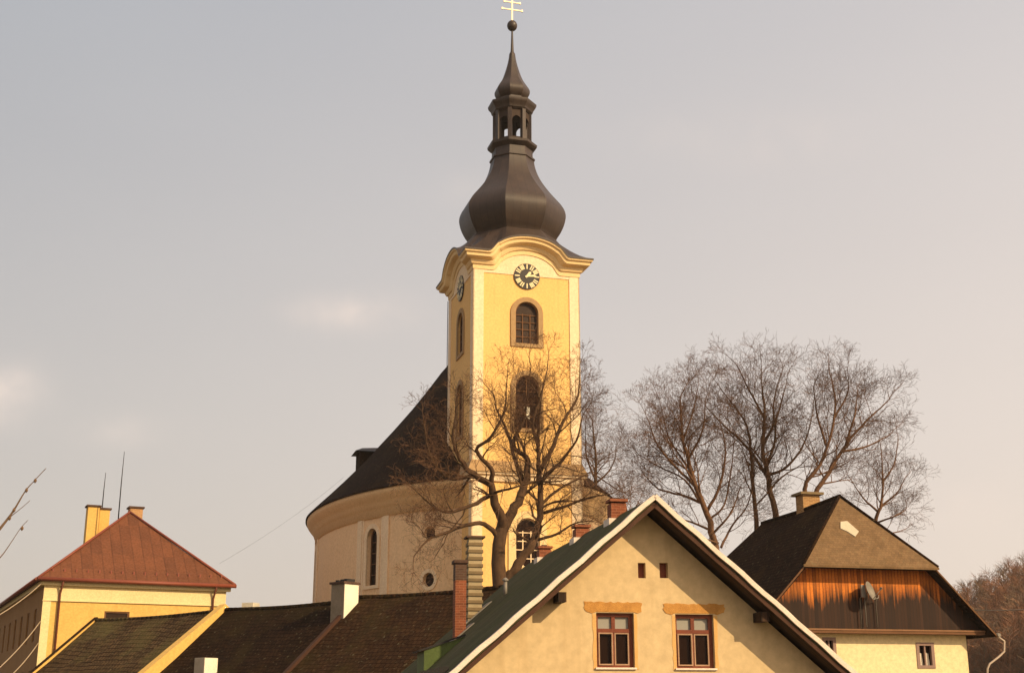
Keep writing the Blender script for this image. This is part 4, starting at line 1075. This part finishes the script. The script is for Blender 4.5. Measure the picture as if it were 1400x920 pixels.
# big gnarled tree in front of the tower
T = Tree(3, up=.16, dens=.88, gnarl=1.25); D = 76
base = foot(682, D)
T.tr.tube([Vector(base), at(684, 800, D), at(681, 770, D), at(682, 745, D), at(686, 722, D)], [.66, .46, .41, .39, .37], 10)
T.limb([(686, 724), (684, 706), (676, 682), (671, 664), (648, 648), (630, 628), (619, 602), (622, 575)], .33, .05, D, -2.5, ln=2.3)
T.limb([(684, 730), (697, 702), (710, 682), (720, 654), (720, 628), (701, 609), (690, 583), (677, 556)], .34, .045, D, 2.0, ln=2.3)
T.limb([(671, 664), (672, 641), (651, 615), (672, 596), (690, 560), (692, 530)], .16, .035, D - 1, -3, ln=2.0)
T.limb([(716, 660), (700, 610), (716, 575), (722, 530), (726, 500)], .13, .03, D + 1, 1, ln=2.0)
T.limb([(684, 738), (662, 716), (636, 718), (607, 729), (585, 738), (566, 760)], .17, .03, D, -3, ln=2.0, start=.35)
T.limb([(672, 676), (645, 690), (612, 700), (590, 690), (570, 672)], .14, .03, D - .5, -2, ln=1.9, start=.3)
T.limb([(648, 648), (620, 655), (598, 640), (585, 612), (580, 580)], .11, .03, D - 1, -1.5, ln=1.8)
T.limb([(690, 806), (703, 780), (716, 760), (730, 738), (738, 705), (738, 665), (736, 630), (736, 595), (739, 550)], .34, .06, D, 1, ln=2.3, start=.35)
T.limb([(738, 660), (752, 645), (769, 628), (788, 602), (796, 570)], .15, .035, D + .5, -2, ln=2.1)
T.limb([(738, 644), (756, 609), (770, 576), (788, 547), (792, 522)], .15, .035, D + .5, 2, ln=2.1)
T.limb([(737, 610), (728, 580), (740, 540), (748, 505)], .12, .03, D + .5, 0, ln=1.9)
T.limb([(739, 702), (775, 691), (802, 681), (838, 674)], .11, .03, D + 1, -1.5, ln=1.5, start=.2)
T.limb([(733, 738), (760, 730), (786, 715), (810, 712)], .10, .025, D + .8, -1, ln=1.3, start=.25)
T.limb([(738, 690), (765, 668), (790, 655), (815, 640)], .10, .025, D + .6, 1.5, ln=1.6, start=.25)
T.done('bare_tree', 'big gnarled bare tree forking in front of the yellow church tower', bark, base, None, barkred)
print('treeA', T.n)
trees = [
 ('leftmost bare tree of the cluster, its dark stem leaning left above the foreground gable', 5, 88, 980, [
   ([(978, 745), (968, 705), (950, 660), (938, 620), (932, 585), (930, 545)], .24, .05, 1, 2.4),
   ([(955, 668), (925, 640), (900, 610), (888, 580)], .12, .03, -2, 2.1), ([(962, 688), (930, 676), (900, 668), (882, 650)], .11, .03, 1, 2.0),
   ([(966, 700), (985, 660), (992, 615), (984, 575)], .12, .03, 1.5, 2.1), ([(940, 630), (960, 590), (965, 545)], .10, .03, -1, 2.1), ([(972, 725), (940, 712), (905, 706)], .09, .025, -1, 1.9), ([(974, 730), (1000, 700), (1012, 665)], .09, .025, 1, 1.8), ([(960, 690), (935, 655), (905, 640), (880, 625)], .09, .025, 2, 2.0), ([(945, 645), (915, 600), (905, 560)], .09, .025, 1, 2.0), ([(982, 742), (955, 735), (925, 735)], .07, .02, -1, 1.6), ([(935, 600), (948, 560), (955, 525)], .07, .02, 1, 1.8), ([(986, 748), (1000, 720), (1022, 690), (1030, 655)], .09, .025, 1, 2.0), ([(970, 710), (990, 690), (1000, 640), (1004, 600)], .08, .025, 2, 1.9)]),
 ('tallest bare tree of the cluster, its two stems left of the ochre chimney', 8, 90, 1062, [
   ([(1064, 740), (1062, 711), (1051, 658), (1043, 613), (1045, 560), (1041, 522)], .27, .045, 0, 2.3), ([(1036, 745), (1034, 715), (1030, 666), (1026, 609), (1018, 575), (992, 540)], .2, .04, 1, 2.2),
   ([(1051, 655), (1022, 612), (990, 582), (962, 552)], .13, .03, -1.5, 2.2), ([(1050, 650), (1076, 638), (1100, 605), (1112, 560)], .12, .03, 1.5, 2.2), ([(1043, 610), (1062, 570), (1075, 525)], .11, .03, 1, 2.1),
   ([(1045, 570), (1025, 535), (1008, 500)], .09, .03, -1, 2.1), ([(1046, 640), (1060, 600), (1058, 550), (1070, 505)], .11, .03, 2, 2.0)]),
 ('wide bare tree of the cluster whose twin stems lean right behind the ochre chimney', 13, 86, 1106, [
   ([(1102, 720), (1101, 681), (1103, 658), (1121, 635), (1137, 590), (1142, 550), (1136, 515)], .19, .04, 0, 2.2), ([(1108, 725), (1114, 677), (1133, 647), (1156, 609), (1185, 575), (1210, 552)], .2, .04, 1.5, 2.2),
   ([(1130, 610), (1118, 570), (1112, 530)], .1, .03, -1, 2.1), ([(1156, 609), (1168, 570), (1172, 535)], .1, .03, 1, 2.0), ([(1150, 618), (1185, 610), (1215, 595)], .09, .03, 1, 1.9), ([(1140, 572), (1158, 540), (1160, 515)], .08, .025, -1, 1.7)]),
 ('low bushy bare tree at the right end of the cluster, above the half hipped roof', 21, 92, 1200, [
   ([(1190, 745), (1198, 708), (1205, 689), (1207, 658), (1205, 620)], .17, .035, 0, 1.9), ([(1203, 692), (1225, 675), (1238, 652)], .09, .025, 1, 1.5), ([(1201, 700), (1180, 680), (1163, 655)], .09, .025, -1, 1.8), ([(1196, 715), (1225, 705), (1238, 697)], .08, .025, 0, 1.4), ([(1206, 660), (1222, 635), (1228, 600)], .08, .025, 1, 1.8), ([(1194, 722), (1170, 705), (1150, 695)], .08, .025, 1, 1.6), ([(1196, 728), (1222, 728), (1240, 722)], .07, .02, 1, 1.2)]),
 ('bare tree behind the right side of the church tower, its crown against the sky', 34, 128, 812, [
   ([(812, 720), (814, 660), (815, 630), (812, 600), (810, 575)], .22, .05, 0, 2.2), ([(815, 660), (832, 645), (842, 625)], .12, .04, 0, 2.0), ([(814, 655), (802, 625), (800, 590)], .12, .04, 0, 2.1), ([(815, 650), (850, 672), (862, 668)], .07, .03, 0, 1.6)]),
 ('small bare tree between the church tower and the tree cluster, above the foreground gable', 55, 120, 858, [
   ([(862, 740), (860, 712), (855, 690), (852, 675)], .15, .04, 0, 1.7), ([(860, 712), (870, 692), (876, 680)], .08, .03, 0, 1.6), ([(861, 712), (848, 700), (840, 690)], .08, .03, 0, 1.5)]),
]
for label, seed, Yd, fx, limbs in trees:
    T = Tree(seed, up=.2, dens=.98 if seed == 5 else .88, gnarl=1.05)
    px0, py0 = limbs[0][0][0]; b = foot(px0, Yd)
    T.tr.tube([Vector(b), at(px0, py0, Yd)], [limbs[0][1] * 1.5, limbs[0][1]], 10)
    for k, (pp, r0, r1, dy, ln) in enumerate(limbs): 
        T.limb(pp, r0, r1, Yd, dy, ln=ln * (1.15 if Yd < 100 else 1.25), curve=(k % 3 - 1) * 1.2)
    if 'tallest' in label:
        T.tr.tube([Vector((b[0] - 1.2, b[1], b[2])), at(1036, 745, Yd)], [.3, .2], 8)
    T.done('bare_tree', label, barkred if seed % 2 else bark, b, 'bare trees beside the church', barkred)
    print(seed, T.n)
# a near tree outside the left edge: only the ends of its boughs reach into the picture
T = Tree(77, up=.3, dens=.5, gnarl=.6); D = 18; b = foot(-330, D)
T.tr.tube([Vector(b), Vector((b[0] + .1, D, 2.5)), Vector((b[0] + .3, D, 4.6)), Vector((b[0] + .25, D, 8))], [.22, .18, .14, .04], 10)
bo = MB()
def bough(pp, r0, r1):
    pts = [at(a, c, D) for a, c in pp]; P, R = sub(pts, [r1 + (r0 - r1) * (1 - i / (len(pp) - 1)) ** 2.6 for i in range(len(pp))], 4); T.tr.tube(P, R, 7, True, True)
bough([(-330, 930), (-180, 860), (-60, 790), (-18, 744), (15, 703), (34, 672), (47, 657), (60, 643)], .09, .005)
bough([(8, 711), (22, 700), (32, 692), (41, 684)], .008, .004)
bough([(-60, 790), (-25, 785), (0, 762), (14, 743), (28, 722), (38, 711)], .018, .004)
for px, py in ((35, 670), (18, 697), (29, 722), (47, 657), (12, 708)):
    c = at(px, py, D); T.tr.lathe([(.004, c.z - .035), (.022, c.z - .01), (.022, c.z + .01), (.004, c.z + .035)], 6, c.x + .012, c.y)
T.cr.tube([at(60, 643, D), at(63, 640, D)], [.006, .004], 4)
T.done('bare_tree', 'thin budding bough of a near tree reaching in from the left edge', barklt, b)

# wooded hill, far right: bare trees that read as one mass
rnd = random.Random(9); wd = MB(); wc = MB()
def wtree(x, y, h, mb, spread=.28):
    z = ground(x, y) - .2; p = Vector((x, y, z)); top = Vector((x + rnd.uniform(-.6, .6), y, z + h))
    mb.tube([p, p.lerp(top, .5) + Vector((rnd.uniform(-.2, .2), 0, 0)), top], [.16 + h * .008, .10, .02], 4, True, False)
    n = int(26 + h * 1.5)
    for k in range(n):
        f = .28 + .7 * (k / n); a = rnd.random() * 6.28; q = p.lerp(top, f); L_ = h * spread * (1.15 - f) * rnd.uniform(.6, 1.3) + .5
        d = Vector((math.cos(a) * .8, math.sin(a) * .8, rnd.uniform(.5, 1.2))).normalized()
        e = q + d * L_; mb.tube([q, q + d * L_ * .5 + Vector((0, 0, -.05)), e], [.05, .035, .015], 3, False, False)
        for j in range(6):
            g_ = rnd.uniform(.25, 1); q2 = q + d * L_ * g_; d2 = (d + Vector((rnd.gauss(0, .6), rnd.gauss(0, .6), rnd.gauss(.1, .5)))).normalized()
            mb.tube([q2, q2 + d2 * rnd.uniform(.6, 1.5)], [.028, .012], 3, False, False)
cols = [mat('haze pale russet wood', (.34, .165, .085), (.25, .12, .06), .12, .95, bump=0), mat('haze pale grey wood', (.27, .17, .10), (.19, .12, .07), .12, .95, bump=0)]  # wood tones lightened, distance haze put into the colour
mbs = [MB(), MB()]
cnt = 0
for i in range(900):
    y = rnd.uniform(120, 235); px = rnd.uniform(1270, 1480); x = (px - 700) / F * y * 1.03
    if ground(x, y) < 4.5: continue
    wtree(x, y, rnd.uniform(6.5, 10.5), mbs[0 if rnd.random() < .62 else 1]); cnt += 1
    if cnt > 300: break
tag(mbs[0].build('woodland', cols[0], fix=False), 'hazy russet bare woodland covering the far hill at the right edge', 'woodland', kind='stuff')
tag(mbs[1].build('woodland', cols[1], fix=False), 'hazy grey bare trunks mixed into the woodland on the far right hill', 'woodland', kind='stuff')
print('wood', cnt)

# ================================================================== WIRES
def wire(p, q, sagm, r, m, label):
    pts = []
    for i in range(25):
        t = i / 24; v = p.lerp(q, t); v.z -= sagm * 4 * t * (1 - t); pts.append(v)
    tag(MB().tube(pts, r, 5).build('overhead_cable', m, fix=False), label, 'cable')
wire(LF.w(.3, .3, le - .3), at(-60, 868, 62), .35, .035, cable, 'pale sagging cable meeting the yellow house just under its roof corner')
wire(LF.w(.45, .4, at(50, 848, 85).z - LB), at(-60, 955, 58), .5, .035, cable, 'pale sagging cable fixed halfway down the corner of the yellow house')
wire(LF.w(.45, .4, at(50, 878, 85).z - LB), at(-70, 960, 58), .9, .035, cable, 'lowest pale sagging cable leading to the corner of the yellow house')
wire(HF.w(HR - .3, 6, HF.side(1340, 823, HR - .3)[1] + .2), at(1480, 824, 80), .3, .03, wirem, 'dark wire running right from the half hipped roof across the woodland')
wire(at(470, 652, 100), at(300, 770, 75), .3, .006, wirem, 'hair-thin wire slanting down from the nave roof across the sky')

# ================================================================== HAZE
hz = MB().box(-3600, 3700, -3400, 3700, -2.5, 75).build('haze', MATS['cream plaster'], fix=False)
hm = bpy.data.materials.new('haze'); hm.use_nodes = True; hm.node_tree.nodes.clear()
ho = hm.node_tree.nodes.new('ShaderNodeOutputMaterial'); hv = hm.node_tree.nodes.new('ShaderNodeVolumePrincipled')
hv.inputs['Color'].default_value = (.95, .88, .80, 1); hv.inputs['Density'].default_value = .0002; hv.inputs['Anisotropy'].default_value = .2
hm.node_tree.links.new(hv.outputs[0], ho.inputs['Volume']); hz.data.materials.clear(); hz.data.materials.append(hm)
tag(hz, kind='stuff')
